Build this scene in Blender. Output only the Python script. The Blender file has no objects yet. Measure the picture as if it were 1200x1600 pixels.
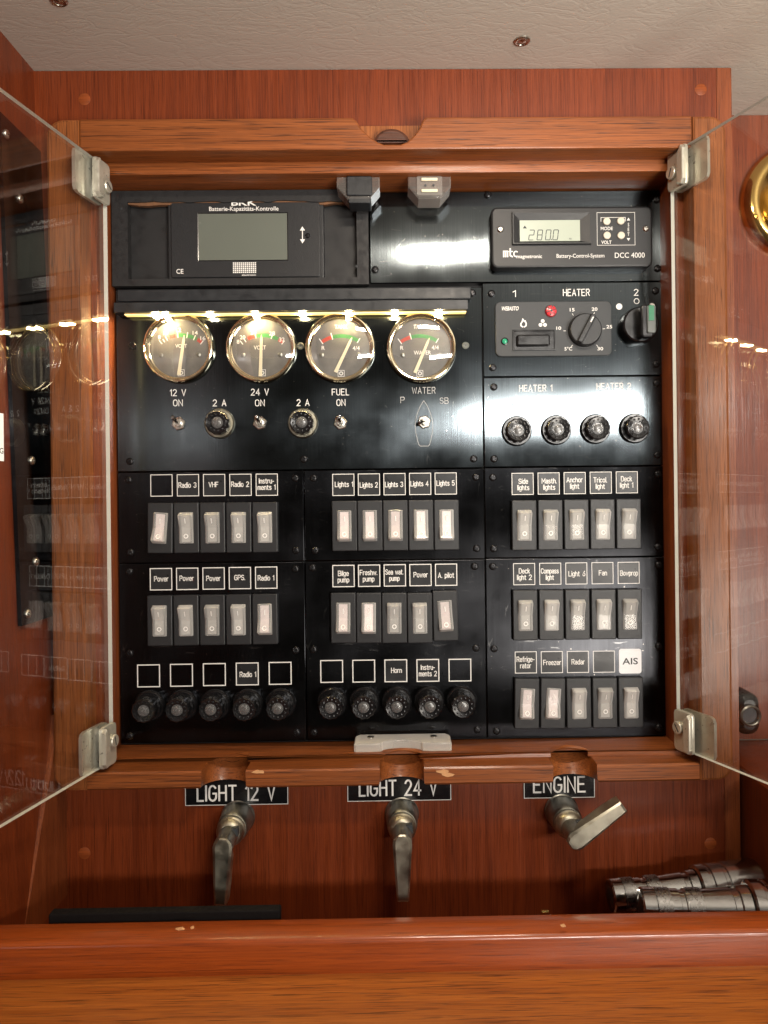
import bpy, bmesh, math, random
from mathutils import Vector, Matrix, Euler
random.seed(7)
R = math.radians
scene = bpy.context.scene
COL = scene.collection

# ------------------------------------------------------------------ camera
F_PX, AX, AY, DIST = 1200.0, 634.7, 785.0, 600.0        # focal length, optical axis (photo pixels), distance (mm)
cam_d = bpy.data.cameras.new('camera'); cam = bpy.data.objects.new('camera', cam_d); COL.objects.link(cam)
cam_d.sensor_fit = 'AUTO'; cam_d.sensor_width = 36; cam_d.lens = F_PX/1600*36
cam_d.shift_x = -(AX-600)/1600; cam_d.shift_y = (AY-800)/1600
cam_d.clip_start = 0.02; cam_d.clip_end = 50
ROT = Matrix.Rotation(R(-0.7), 3, 'Z') @ Matrix.Rotation(R(90), 3, 'X') @ Matrix.Rotation(R(-0.67), 3, 'Z')
cam.rotation_euler = ROT.to_euler(); cam.location = (0, -DIST/1000, 0)
scene.camera = cam
scene.render.resolution_x = 768; scene.render.resolution_y = 1024

def P(px, py, w=0.0):
    """photo pixel -> (u, v, w) in mm on the plane w mm in front of the panel face"""
    d = ROT @ Vector(((px-AX)/F_PX, -(py-AY)/F_PX, -1.0))
    t = (DIST - w)/d.y
    return Vector((d.x*t, d.z*t, w))
def S(w=0.0): return (DIST-w)/F_PX                        # mm per photo pixel

# ------------------------------------------------------------------ world, light, exposure
wd = bpy.data.worlds.new('World'); scene.world = wd; wd.use_nodes = True
bg = wd.node_tree.nodes['Background']; bg.inputs[0].default_value = (1.0, 0.80, 0.60, 1); bg.inputs[1].default_value = 0.06
def area(name, loc, target, sx, sy, power, color, spread=180):
    l = bpy.data.lights.new(name, 'AREA'); l.shape = 'RECTANGLE'; l.size = sx; l.size_y = sy
    l.energy = power; l.color = color; l.spread = R(spread)
    o = bpy.data.objects.new(name, l); COL.objects.link(o); o.location = loc
    o.rotation_euler = (Vector(target)-Vector(loc)).to_track_quat('-Z', 'Y').to_euler()
    return o
area('cabin_lamp_near', (0.08, -0.36, 0.312), (0.06, -0.22, -0.30), 0.12, 0.035, 1.7, (1.0, 0.86, 0.70))
area('cabin_lamp_far', (0.62, -1.90, 0.28), (0.0, 0, 0.0), 0.74, 0.10, 17.0, (1.0, 0.95, 0.88))
area('headliner_fill', (0.60, -1.1, -0.25), (0.25, -0.25, 0.33), 0.5, 0.3, 3.0, (1.0, 0.92, 0.82), 70)  # unseen fill added to brighten the headliner
scene.view_settings.view_transform = 'Standard'; scene.view_settings.look = 'None'
scene.view_settings.exposure = 0.12; scene.view_settings.gamma = 1
scene.render.engine = 'CYCLES'
scene.cycles.max_bounces = 10; scene.cycles.transparent_max_bounces = 12; scene.cycles.transmission_bounces = 10
scene.cycles.caustics_reflective = False; scene.cycles.caustics_refractive = False

# ------------------------------------------------------------------ materials
def newmat(name):
    m = bpy.data.materials.new(name); m.use_nodes = True
    return m, m.node_tree.nodes, m.node_tree.links, m.node_tree.nodes['Principled BSDF']
def mat(name, col, rough=0.5, metal=0.0, coat=0.0, emis=None, es=0.0, trans=0.0, ior=1.45, noise=0.0, nscale=300, bump=0.0, spec=0.5, wear=0.0):
    m, N, L, b = newmat(name)
    b.inputs['Base Color'].default_value = (*col, 1); b.inputs['Roughness'].default_value = rough
    b.inputs['Metallic'].default_value = metal; b.inputs['Coat Weight'].default_value = coat
    b.inputs['Coat Roughness'].default_value = 0.12; b.inputs['IOR'].default_value = ior
    b.inputs['Transmission Weight'].default_value = trans; b.inputs['Specular IOR Level'].default_value = spec
    if emis: b.inputs['Emission Color'].default_value = (*emis, 1); b.inputs['Emission Strength'].default_value = es
    if noise or bump or wear:
        tc = N.new('ShaderNodeTexCoord'); no = N.new('ShaderNodeTexNoise'); no.inputs['Scale'].default_value = nscale
        no.inputs['Detail'].default_value = 5; L.new(tc.outputs['Object'], no.inputs['Vector'])
        if noise:
            mx = N.new('ShaderNodeMix'); mx.data_type = 'RGBA'
            mx.inputs['A'].default_value = (*[c*(1-noise) for c in col], 1)
            mx.inputs['B'].default_value = (*[min(1, c*(1+noise)) for c in col], 1)
            L.new(no.outputs['Fac'], mx.inputs['Factor']); L.new(mx.outputs['Result'], b.inputs['Base Color'])
            mr = N.new('ShaderNodeMapRange'); mr.inputs['From Min'].default_value = .3; mr.inputs['From Max'].default_value = .7
            mr.inputs['To Min'].default_value = max(.02, rough*0.75); mr.inputs['To Max'].default_value = min(1, rough*1.3)
            L.new(no.outputs['Fac'], mr.inputs['Value']); L.new(mr.outputs['Result'], b.inputs['Roughness'])
        if bump:
            bp = N.new('ShaderNodeBump'); bp.inputs['Strength'].default_value = bump; bp.inputs['Distance'].default_value = 0.0004
            L.new(no.outputs['Fac'], bp.inputs['Height']); L.new(bp.outputs['Normal'], b.inputs['Normal'])
    return m

def wood(name, axis, light, dark, pore=0.6, fine=1.0, coat=0.55, rough=0.42, blotch=None, seed=0.0):
    """varnished mahogany, grain along the given axis"""
    m, N, L, b = newmat(name)
    tc = N.new('ShaderNodeTexCoord')
    def stretched(al, ac, detail, off=0.0, rough_=0.6, dist=0.0):
        mp = N.new('ShaderNodeMapping'); s = [ac, ac, ac]; s['XYZ'.index(axis)] = al
        mp.inputs['Scale'].default_value = s; mp.inputs['Location'].default_value = (seed+off, seed*1.7+off, off*.3)
        n = N.new('ShaderNodeTexNoise'); n.inputs['Scale'].default_value = 1; n.inputs['Detail'].default_value = detail
        n.inputs['Roughness'].default_value = rough_; n.inputs['Distortion'].default_value = dist
        L.new(tc.outputs['Object'], mp.inputs['Vector']); L.new(mp.outputs['Vector'], n.inputs['Vector'])
        return n.outputs['Fac']
    broad = stretched(2.0, 45*fine, 3, 3.1, .5, .4)
    band = stretched(5, 260*fine, 5, 9.2, .65, .3)
    hair = stretched(28, 1100*fine, 4, 1.3)
    def ramp(src, a, c, lo=0.0, hi=1.0):
        r = N.new('ShaderNodeMapRange'); r.inputs['From Min'].default_value = a; r.inputs['From Max'].default_value = c
        r.inputs['To Min'].default_value = lo; r.inputs['To Max'].default_value = hi
        L.new(src, r.inputs['Value']); return r.outputs['Result']
    def mth(op, a, c):
        n = N.new('ShaderNodeMath'); n.operation = op
        for i, x in enumerate((a, c)):
            if isinstance(x, (int, float)): n.inputs[i].default_value = x
            else: L.new(x, n.inputs[i])
        return n.outputs[0]
    f = mth('ADD', mth('MULTIPLY', ramp(broad, .30, .70), .34), mth('ADD', mth('MULTIPLY', ramp(band, .34, .66), .30), mth('MULTIPLY', ramp(hair, .38, .62), .36)))
    mx = N.new('ShaderNodeMix'); mx.data_type = 'RGBA'
    mx.inputs['A'].default_value = (*dark, 1); mx.inputs['B'].default_value = (*light, 1)
    L.new(f, mx.inputs['Factor'])
    pr = ramp(stretched(34, 1300*fine, 2, 5.7, .5), .57, .65, 0.0, pore)
    mx2 = N.new('ShaderNodeMix'); mx2.data_type = 'RGBA'; mx2.inputs['B'].default_value = (*[c*.30 for c in dark], 1)
    L.new(mx.outputs['Result'], mx2.inputs['A']); L.new(pr, mx2.inputs['Factor'])
    L.new(mx2.outputs['Result'], b.inputs['Base Color'])
    L.new(ramp(band, .3, .7, rough*.8, rough*1.2), b.inputs['Roughness'])
    b.inputs['Coat Weight'].default_value = coat; b.inputs['Coat Roughness'].default_value = 0.16; b.inputs['Specular IOR Level'].default_value = 0.30
    bp = N.new('ShaderNodeBump'); bp.inputs['Strength'].default_value = 0.35; bp.inputs['Distance'].default_value = 0.00022
    L.new(mth('SUBTRACT', hair, pr), bp.inputs['Height']); L.new(bp.outputs['Normal'], b.inputs['Normal'])
    bp2 = N.new('ShaderNodeBump'); bp2.inputs['Strength'].default_value = 0.25; bp2.inputs['Distance'].default_value = 0.0006
    L.new(band, bp2.inputs['Height']); L.new(bp2.outputs['Normal'], b.inputs['Coat Normal'])
    return m

def brushed(name, col, rough=0.34, dust=0.5, aniso=0.85, seed=0.0):
    """black anodised metal, brushed vertically, with a little dust and scratches"""
    m, N, L, b = newmat(name)
    tc = N.new('ShaderNodeTexCoord')
    mp = N.new('ShaderNodeMapping'); mp.inputs['Scale'].default_value = (1500, 1, 18); mp.inputs['Location'].default_value = (seed, 0, seed)
    n = N.new('ShaderNodeTexNoise'); n.inputs['Scale'].default_value = 1; n.inputs['Detail'].default_value = 4
    L.new(tc.outputs['Object'], mp.inputs['Vector']); L.new(mp.outputs['Vector'], n.inputs['Vector'])
    smp = N.new('ShaderNodeTexNoise'); smp.inputs['Scale'].default_value = 22; smp.inputs['Detail'].default_value = 6
    L.new(tc.outputs['Object'], smp.inputs['Vector'])
    mx = N.new('ShaderNodeMix'); mx.data_type = 'RGBA'
    mx.inputs['A'].default_value = (*[c*.55 for c in col], 1); mx.inputs['B'].default_value = (*[c*1.45 for c in col], 1)
    L.new(n.outputs['Fac'], mx.inputs['Factor'])
    v = N.new('ShaderNodeTexVoronoi'); v.inputs['Scale'].default_value = 210; v.inputs['Randomness'].default_value = 1
    L.new(tc.outputs['Object'], v.inputs['Vector'])
    lt = N.new('ShaderNodeMath'); lt.operation = 'LESS_THAN'; lt.inputs[1].default_value = 0.09
    L.new(v.outputs['Distance'], lt.inputs[0])
    sep = N.new('ShaderNodeSeparateColor'); L.new(v.outputs['Color'], sep.inputs[0])
    gt = N.new('ShaderNodeMath'); gt.operation = 'GREATER_THAN'; gt.inputs[1].default_value = 0.80
    L.new(sep.outputs[0], gt.inputs[0])
    ml = N.new('ShaderNodeMath'); ml.operation = 'MULTIPLY'; L.new(lt.outputs[0], ml.inputs[0]); L.new(gt.outputs[0], ml.inputs[1])
    ml2 = N.new('ShaderNodeMath'); ml2.operation = 'MULTIPLY'; L.new(ml.outputs[0], ml2.inputs[0]); ml2.inputs[1].default_value = dust
    mx2 = N.new('ShaderNodeMix'); mx2.data_type = 'RGBA'; mx2.inputs['B'].default_value = (.45, .42, .38, 1)
    L.new(mx.outputs['Result'], mx2.inputs['A']); L.new(ml2.outputs[0], mx2.inputs['Factor'])
    def hair_(sc, off, rot, wdt, thr):
        mp_ = N.new('ShaderNodeMapping'); mp_.inputs['Scale'].default_value = sc; mp_.inputs['Rotation'].default_value = (0, R(rot), 0); mp_.inputs['Location'].default_value = (off, 0, off)
        L.new(tc.outputs['Object'], mp_.inputs['Vector'])
        a_ = N.new('ShaderNodeTexNoise'); a_.inputs['Scale'].default_value = 1; a_.inputs['Detail'].default_value = 0; L.new(mp_.outputs['Vector'], a_.inputs['Vector'])
        d_ = N.new('ShaderNodeMath'); d_.operation = 'SUBTRACT'; d_.inputs[1].default_value = .5; L.new(a_.outputs['Fac'], d_.inputs[0])
        e_ = N.new('ShaderNodeMath'); e_.operation = 'ABSOLUTE'; L.new(d_.outputs[0], e_.inputs[0])
        f_ = N.new('ShaderNodeMath'); f_.operation = 'LESS_THAN'; f_.inputs[1].default_value = wdt; L.new(e_.outputs[0], f_.inputs[0])
        g_ = N.new('ShaderNodeTexNoise'); g_.inputs['Scale'].default_value = 60; g_.inputs['Detail'].default_value = 2; L.new(mp_.outputs['Vector'], g_.inputs['Vector'])
        g_.inputs['Scale'].default_value = 1.9
        h_ = N.new('ShaderNodeMath'); h_.operation = 'GREATER_THAN'; h_.inputs[1].default_value = thr; L.new(g_.outputs['Fac'], h_.inputs[0])
        k_ = N.new('ShaderNodeMath'); k_.operation = 'MULTIPLY'; L.new(f_.outputs[0], k_.inputs[0]); L.new(h_.outputs[0], k_.inputs[1]); return k_.outputs[0]
    h1 = hair_((30, 1, 160), seed+2, 35, .006, .60); h2 = hair_((140, 1, 25), seed+7, 20, .006, .62)
    hs_ = N.new('ShaderNodeMath'); hs_.operation = 'MAXIMUM'; L.new(h1, hs_.inputs[0]); L.new(h2, hs_.inputs[1])
    hm = N.new('ShaderNodeMath'); hm.operation = 'MULTIPLY'; hm.inputs[1].default_value = .5*dust; L.new(hs_.outputs[0], hm.inputs[0])
    mx3 = N.new('ShaderNodeMix'); mx3.data_type = 'RGBA'; mx3.inputs['B'].default_value = (.32, .32, .32, 1)
    L.new(mx2.outputs['Result'], mx3.inputs['A']); L.new(hm.outputs[0], mx3.inputs['Factor'])
    L.new(mx3.outputs['Result'], b.inputs['Base Color'])
    r = N.new('ShaderNodeMapRange'); r.inputs['From Min'].default_value = .3; r.inputs['From Max'].default_value = .75
    r.inputs['To Min'].default_value = rough*.7; r.inputs['To Max'].default_value = rough*1.6
    L.new(smp.outputs['Fac'], r.inputs['Value']); L.new(r.outputs['Result'], b.inputs['Roughness'])
    b.inputs['Metallic'].default_value = 1.0; b.inputs['Anisotropic'].default_value = aniso
    tg = N.new('ShaderNodeCombineXYZ'); tg.inputs[0].default_value = 1.0
    L.new(tg.outputs[0], b.inputs['Tangent'])
    bp = N.new('ShaderNodeBump'); bp.inputs['Strength'].default_value = 0.12; bp.inputs['Distance'].default_value = 0.0001
    L.new(n.outputs['Fac'], bp.inputs['Height']); L.new(bp.outputs['Normal'], b.inputs['Normal'])
    return m

def vinyl(name):
    m, N, L, b = newmat(name)
    tc = N.new('ShaderNodeTexCoord')
    mp = N.new('ShaderNodeMapping'); mp.inputs['Scale'].default_value = (36, 80, 36)
    L.new(tc.outputs['Object'], mp.inputs['Vector'])
    n = N.new('ShaderNodeTexNoise'); n.inputs['Scale'].default_value = 1.0; n.inputs['Detail'].default_value = 5; n.inputs['Distortion'].default_value = 1.2
    L.new(mp.outputs['Vector'], n.inputs['Vector'])
    ab = N.new('ShaderNodeMath'); ab.operation = 'SUBTRACT'; ab.inputs[1].default_value = .5; L.new(n.outputs['Fac'], ab.inputs[0])
    ab2 = N.new('ShaderNodeMath'); ab2.operation = 'ABSOLUTE'; L.new(ab.outputs[0], ab2.inputs[0])
    r = N.new('ShaderNodeMapRange'); r.inputs['From Max'].default_value = .06; L.new(ab2.outputs[0], r.inputs['Value'])
    n2 = N.new('ShaderNodeTexVoronoi'); n2.inputs['Scale'].default_value = 500; L.new(tc.outputs['Object'], n2.inputs['Vector'])
    ad = N.new('ShaderNodeMath'); ad.operation = 'MULTIPLY_ADD'; ad.inputs[1].default_value = .5
    L.new(n2.outputs['Distance'], ad.inputs[0]); L.new(r.outputs['Result'], ad.inputs[2])
    bp = N.new('ShaderNodeBump'); bp.inputs['Strength'].default_value = .24; bp.inputs['Distance'].default_value = .0004
    L.new(ad.outputs[0], bp.inputs['Height']); L.new(bp.outputs['Normal'], b.inputs['Normal'])
    b.inputs['Base Color'].default_value = (.56, .52, .455, 1); b.inputs['Roughness'].default_value = .5
    return m

def thin_glass(name, tint=(1, 1, 1), gain=1.0):
    """clear sheet: straight-through transmission plus Fresnel reflection"""
    m, N, L, b = newmat(name); N.remove(b); out = N['Material Output']
    t = N.new('ShaderNodeBsdfTransparent'); t.inputs[0].default_value = (*tint, 1)
    gl = N.new('ShaderNodeBsdfGlossy'); gl.inputs['Roughness'].default_value = 0.01; gl.inputs['Color'].default_value = (1, 1, 1, 1)
    fr = N.new('ShaderNodeFresnel'); fr.inputs[0].default_value = 1.5
    # a back-facing hit sees the same interface from inside: use the facing angle, not the inverted index
    lw_ = N.new('ShaderNodeLayerWeight'); lw_.inputs['Blend'].default_value = .5
    p = N.new('ShaderNodeMath'); p.operation = 'POWER'; p.inputs[1].default_value = 4.0; L.new(lw_.outputs['Facing'], p.inputs[0])
    q = N.new('ShaderNodeMath'); q.operation = 'MULTIPLY_ADD'; q.inputs[1].default_value = .85*gain; q.inputs[2].default_value = .045*gain; L.new(p.outputs[0], q.inputs[0])
    N.remove(fr)
    mx = N.new('ShaderNodeMixShader'); L.new(q.outputs[0], mx.inputs[0]); L.new(t.outputs[0], mx.inputs[1]); L.new(gl.outputs[0], mx.inputs[2])
    L.new(mx.outputs[0], out.inputs['Surface']); return m
def milky(name, col, clear, rough=.15, bump=.3, nscale=300):
    """cloudy clear plastic: part straight-through, part glossy pale body"""
    m, N, L, b = newmat(name); out = N['Material Output']
    b.inputs['Base Color'].default_value = (*col, 1); b.inputs['Roughness'].default_value = rough
    tc = N.new('ShaderNodeTexCoord'); no = N.new('ShaderNodeTexNoise'); no.inputs['Scale'].default_value = nscale; no.inputs['Detail'].default_value = 4
    L.new(tc.outputs['Object'], no.inputs['Vector'])
    bp = N.new('ShaderNodeBump'); bp.inputs['Strength'].default_value = bump; bp.inputs['Distance'].default_value = .0003
    L.new(no.outputs['Fac'], bp.inputs['Height']); L.new(bp.outputs['Normal'], b.inputs['Normal'])
    t = N.new('ShaderNodeBsdfTransparent'); lw_ = N.new('ShaderNodeLayerWeight'); lw_.inputs['Blend'].default_value = .35
    q = N.new('ShaderNodeMath'); q.operation = 'MULTIPLY_ADD'; q.inputs[1].default_value = clear*.9; q.inputs[2].default_value = 1-clear; q.use_clamp = True
    L.new(lw_.outputs['Facing'], q.inputs[0])
    mx = N.new('ShaderNodeMixShader'); L.new(q.outputs[0], mx.inputs[0]); L.new(t.outputs[0], mx.inputs[1]); L.new(b.outputs[0], mx.inputs[2])
    L.new(mx.outputs[0], out.inputs['Surface']); return m

MAT = {
 'frame_h': wood('varnished_mahogany_rail', 'X', (.33, .098, .024), (.11, .028, .007), pore=.75, coat=.2, fine=1.3),
 'frame_v': wood('varnished_mahogany_stile', 'Z', (.36, .118, .032), (.125, .034, .009), pore=.75, coat=.2, seed=4, fine=1.3),
 'board': wood('red_mahogany_board', 'Z', (.235, .045, .010), (.085, .0135, .0035), pore=.40, coat=.3, seed=2, fine=1.2),
 'ledge': wood('red_mahogany_ledge', 'X', (.38, .074, .008), (.19, .031, .004), pore=.4, coat=.75, rough=.4, seed=6),
 'ledge2': wood('golden_mahogany_ledge', 'X', (.46, .145, .022), (.20, .046, .008), pore=.8, coat=.2, seed=11, fine=1.2),
 'notch': wood('mahogany_notch', 'Z', (.27, .070, .020), (.13, .028, .008), pore=.5, coat=.25, seed=3),
 'plug': wood('mahogany_plug', 'X', (.36, .085, .020), (.15, .030, .007), pore=.8, coat=.12, seed=8, fine=1.6),
 'dkwood': wood('dark_mahogany', 'X', (.11, .035, .018), (.05, .016, .008), coat=.9, seed=1),
 'metal': brushed('black_brushed_metal', (.058, .068, .075), rough=.115),
 'metal_dim': brushed('dim_brushed_metal', (.024, .025, .028), rough=.17, dust=.35, seed=3),  # same plate metal, its dim unlit look put into a darker colour
 'black': mat('black_paint', (.012, .012, .013), .55, noise=.4, nscale=90, bump=.15),
 'blackwood': mat('black_painted_board', (.014, .014, .015), .6, noise=.4, nscale=200, bump=.6),
 'plastic': mat('black_moulded_plastic', (.016, .017, .019), .42, noise=.2, nscale=1500, bump=.25),
 'plastic_s': mat('shiny_black_plastic', (.008, .008, .009), .20, noise=.05, nscale=160),
 'grey_plastic': mat('charcoal_textured_plastic', (.036, .040, .044), .5, noise=.15, nscale=2200, bump=.5),
 'screwblk': mat('black_screw', (.03, .03, .032), .28, metal=.8, noise=.3, nscale=600),
 'tape': mat('black_tape', (.016, .018, .021), .42, noise=.3, nscale=120, bump=.5),
 'white': mat('white_print', (.78, .77, .74), .5, noise=.05, nscale=900),
 'worn': mat('worn_white_print', (.42, .42, .41), .5, noise=.5, nscale=1600),
 'tag': mat('dark_label_film', (.020, .021, .023), .30, noise=.5, nscale=60, spec=.4),
 'sticker': mat('white_sticker', (.86, .88, .90), .4, noise=.04),
 'ink': mat('dark_ink', (.03, .035, .04), .5, noise=.1),
 'chrome': mat('polished_steel', (.40, .40, .40), .15, metal=1, noise=.12, nscale=200),
 'steel': mat('satin_steel', (.55, .53, .48), .28, metal=1, noise=.2, nscale=400),
 'tsteel': mat('torch_steel', (.36, .36, .36), .28, metal=1, noise=.2, nscale=400),
 'bezel': mat('led_warmed_chrome_bezel', (.80, .70, .50), .10, metal=1, noise=.1, nscale=150),  # chrome rims, warm LED reflection tinted into the colour
 'brass': mat('polished_brass', (.72, .50, .17), .13, metal=1, noise=.15, nscale=70),
 'oldbrass': mat('tarnished_nickelled_brass', (.38, .36, .29), .40, metal=1, noise=.55, nscale=110, bump=.2),
 'olddark': mat('tarnished_dark_brass', (.30, .30, .27), .40, metal=1, noise=.5, nscale=160, bump=.2),
 'glass': thin_glass('clear_glass', (.985, .99, .985), .95),
 'gglass': thin_glass('gauge_glass'),
 'glassedge': mat('ground_glass_edge', (.74, .74, .66), .5, noise=.05, spec=.4),
 'acrylic': milky('clear_acrylic', (.50, .47, .44), .88, .09),
 'dial': mat('black_dial', (.13, .125, .118), .45, noise=.5, nscale=90),
 'red': mat('red_paint', (.42, .05, .03), .4, noise=.25), 'green': mat('green_paint', (.035, .20, .05), .4, noise=.15),
 'cream': mat('cream_needle', (.72, .66, .48), .45, noise=.08, nscale=500),
 'lens': milky('clear_fuse_lens', (.25, .25, .25), .80, .05, bump=.1),
 'lenscore': mat('grey_fuse_core', (.16, .16, .16), .25, metal=.6, noise=.5, nscale=700),
 'rock': milky('clear_rocker_shell', (.88, .88, .85), .72, .08, bump=.2, nscale=300),
 'core_off': mat('grey_rocker_core', (.42, .41, .385), .4, noise=.3, nscale=130),
 'core_on': mat('pink_rocker_core', (.70, .62, .61), .5, emis=(1, .66, .62), es=.08, noise=.3, nscale=170),
 'clip': mat('ivory_satin_metal', (.60, .58, .49), .34, metal=.6, noise=.15, nscale=250),
 'lcd': mat('lcd_screen', (.125, .14, .12), .22, noise=.04, nscale=30, coat=.3),
 'lcd2': mat('lit_lcd_screen', (.36, .40, .33), .25, emis=(.75, .85, .7), es=.10, noise=.04, nscale=30),
 'led': mat('warm_led', (1, .9, .6), .4, emis=(1, .76, .38), es=650, noise=.02),
 'ledstrip': mat('led_tape_glow', (.9, .75, .4), .4, emis=(1, .70, .22), es=1.0, noise=.05),
 'vinyl': vinyl('beige_vinyl'),
 'btn': mat('cream_button', (.62, .58, .48), .4, noise=.05),
 'greenled': mat('green_led', (.02, .30, .16), .25, coat=.5, noise=.1),
 'greenins': mat('green_insert', (.03, .20, .10), .4, noise=.3, nscale=1500),
 'silver': mat('silver_grey_plastic', (.07, .075, .07), .35, metal=.4, noise=.15),
 'redknob': mat('red_plastic', (.55, .02, .03), .3, coat=.3, noise=.1),
 'wirered': mat('red_wire', (.5, .04, .02), .4, noise=.1), 'wirewhite': mat('white_wire', (.7, .68, .6), .4, noise=.05),
 'torn': mat('torn_brown_edge', (.16, .075, .035), .8, noise=.6, nscale=300, bump=.8),
 'case': mat('black_leatherette', (.006, .005, .005), .7, noise=.3, nscale=300, bump=.3, spec=.15),
}

# ------------------------------------------------------------------ mesh helpers (mm: u right, v up, w towards the viewer)
def W(p): return Vector((p[0]*.001, -p[2]*.001, p[1]*.001))
class MB:
    def __init__(s): s.v = []; s.f = []; s.m = []
    def add(s, vs, fs, mi=0):
        n = len(s.v); s.v += [tuple(x) for x in vs]; s.f += [tuple(i+n for i in f) for f in fs]; s.m += [mi]*len(fs); return s
    def box(s, u0, u1, v0, v1, w0, w1, mi=0):
        vs = [(u, v, w) for w in (w0, w1) for v in (v0, v1) for u in (u0, u1)]
        return s.add(vs, [(0,1,3,2), (4,6,7,5), (0,4,5,1), (2,3,7,6), (0,2,6,4), (1,5,7,3)], mi)
    def loft(s, rings, mi=0, cap0=True, cap1=True, capmi=None):
        n = len(rings[0]); vs = [p for r in rings for p in r]; fs = []
        for k in range(len(rings)-1):
            for i in range(n):
                j = (i+1) % n; fs.append((k*n+i, k*n+j, (k+1)*n+j, (k+1)*n+i))
        s.add(vs, fs, mi)
        b = len(s.v)-len(vs)
        if cap0: s.f.append(tuple(b+i for i in reversed(range(n)))); s.m.append(mi)
        if cap1: s.f.append(tuple(b+(len(rings)-1)*n+i for i in range(n))); s.m.append(mi if capmi is None else capmi)
        return s
    def rbox(s, cu, cv, wd_, ht, r, w0, w1, ch=.4, mi=0, seg=4, capmi=None):
        def ring(i, w):
            a, c = wd_/2-i, ht/2-i; rr = max(r-i, .02); out = []
            for q, (sx, sy) in enumerate(((1, 1), (-1, 1), (-1, -1), (1, -1))):
                for k in range(seg+1):
                    t = R(90*q + 90*k/seg)
                    out.append((cu+sx*(a-rr)+rr*math.cos(t), cv+sy*(c-rr)+rr*math.sin(t), w))
            return out
        rs = [ring(0, w0), ring(0, w1-ch)]
        if ch > 0: rs += [ring(ch*.3, w1-ch*.3), ring(ch, w1)]
        return s.loft(rs, mi, capmi=capmi)
    def lathe(s, prof, c=(0, 0, 0), n=32, mi=0, a0=0.0):
        rs = [[(c[0]+max(r, .001)*math.cos(2*math.pi*i/n+a0), c[1]+max(r, .001)*math.sin(2*math.pi*i/n+a0), c[2]+w) for i in range(n)] for r, w in prof]
        return s.loft(rs, mi)
    def poly(s, pts, w0, w1, mi=0, ch=0.0, capmi=None):
        if ch:
            n = len(pts); A = sum(pts[i][0]*pts[(i+1) % n][1]-pts[(i+1) % n][0]*pts[i][1] for i in range(n)); sg = 1 if A > 0 else -1
            ins = []
            for i in range(n):
                p, a, c = Vector(pts[i]), Vector(pts[i-1]), Vector(pts[(i+1) % n])
                e1, e2 = (p-a).normalized(), (c-p).normalized()
                n1, n2 = Vector((-e1.y, e1.x))*sg, Vector((-e2.y, e2.x))*sg
                nn = (n1+n2); nn = nn.normalized() if nn.length > 1e-6 else n1
                k = ch/max(.4, nn.dot(n1)); ins.append((p.x+nn.x*k, p.y+nn.y*k))
            mid = [((a[0]*.7+c[0]*.3), (a[1]*.7+c[1]*.3)) for a, c in zip(pts, ins)]
            return s.loft([[(x, y, w0) for x, y in pts], [(x, y, w1-ch) for x, y in pts], [(x, y, w1-ch*.3) for x, y in mid], [(x, y, w1) for x, y in ins]], mi, capmi=capmi)
        return s.loft([[(x, y, w0) for x, y in pts], [(x, y, w1) for x, y in pts]], mi, capmi=capmi)
    def tube(s, pts, r, n=8, mi=0):
        rs = []
        for i, p in enumerate(pts):
            p = Vector(p); d = (Vector(pts[min(i+1, len(pts)-1)])-Vector(pts[max(i-1, 0)])).normalized()
            a = d.cross(Vector((0, 0, 1))); a = d.cross(Vector((0, 1, 0))) if a.length < .1 else a
            a.normalize(); b = d.cross(a); rr = r[i] if isinstance(r, (list, tuple)) else r
            rs.append([tuple(p+a*rr*math.cos(2*math.pi*k/n)+b*rr*math.sin(2*math.pi*k/n)) for k in range(n)])
        return s.loft(rs, mi)
    def sphere(s, c, r, n=12, mi=0, sw=1.0):
        return s.lathe([(r*math.sin(math.pi*k/8), -r*sw*math.cos(math.pi*k/8)) for k in range(9)], c, n, mi)
    def xf(s, M, start=0):
        for i in range(start, len(s.v)): s.v[i] = tuple(M @ Vector(s.v[i]))
        return s
    def ribbon(s, pts, t, w, closed=False, mi=0):
        n = len(pts); L_, R_ = [], []
        for i in range(n):
            p = Vector(pts[i][:2])
            a = Vector(pts[i-1][:2]) if (i > 0 or closed) else None
            c = Vector(pts[(i+1) % n][:2]) if (i < n-1 or closed) else None
            e1 = (p-a).normalized() if a is not None else (c-p).normalized()
            e2 = (c-p).normalized() if c is not None else e1
            n1 = Vector((-e1.y, e1.x)); n2 = Vector((-e2.y, e2.x)); nn = n1+n2
            nn = nn.normalized() if nn.length > 1e-5 else n1
            k = t/2/max(.45, nn.dot(n1))
            if not closed and i in (0, n-1): p = p + (e1 if i else -e1)*t*.35
            L_.append((p.x+nn.x*k, p.y+nn.y*k, w)); R_.append((p.x-nn.x*k, p.y-nn.y*k, w))
        vs = L_+R_; fs = [(i, n+i, n+(i+1) % n, (i+1) % n) for i in range(n if closed else n-1)]
        return s.add(vs, fs, mi)

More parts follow.
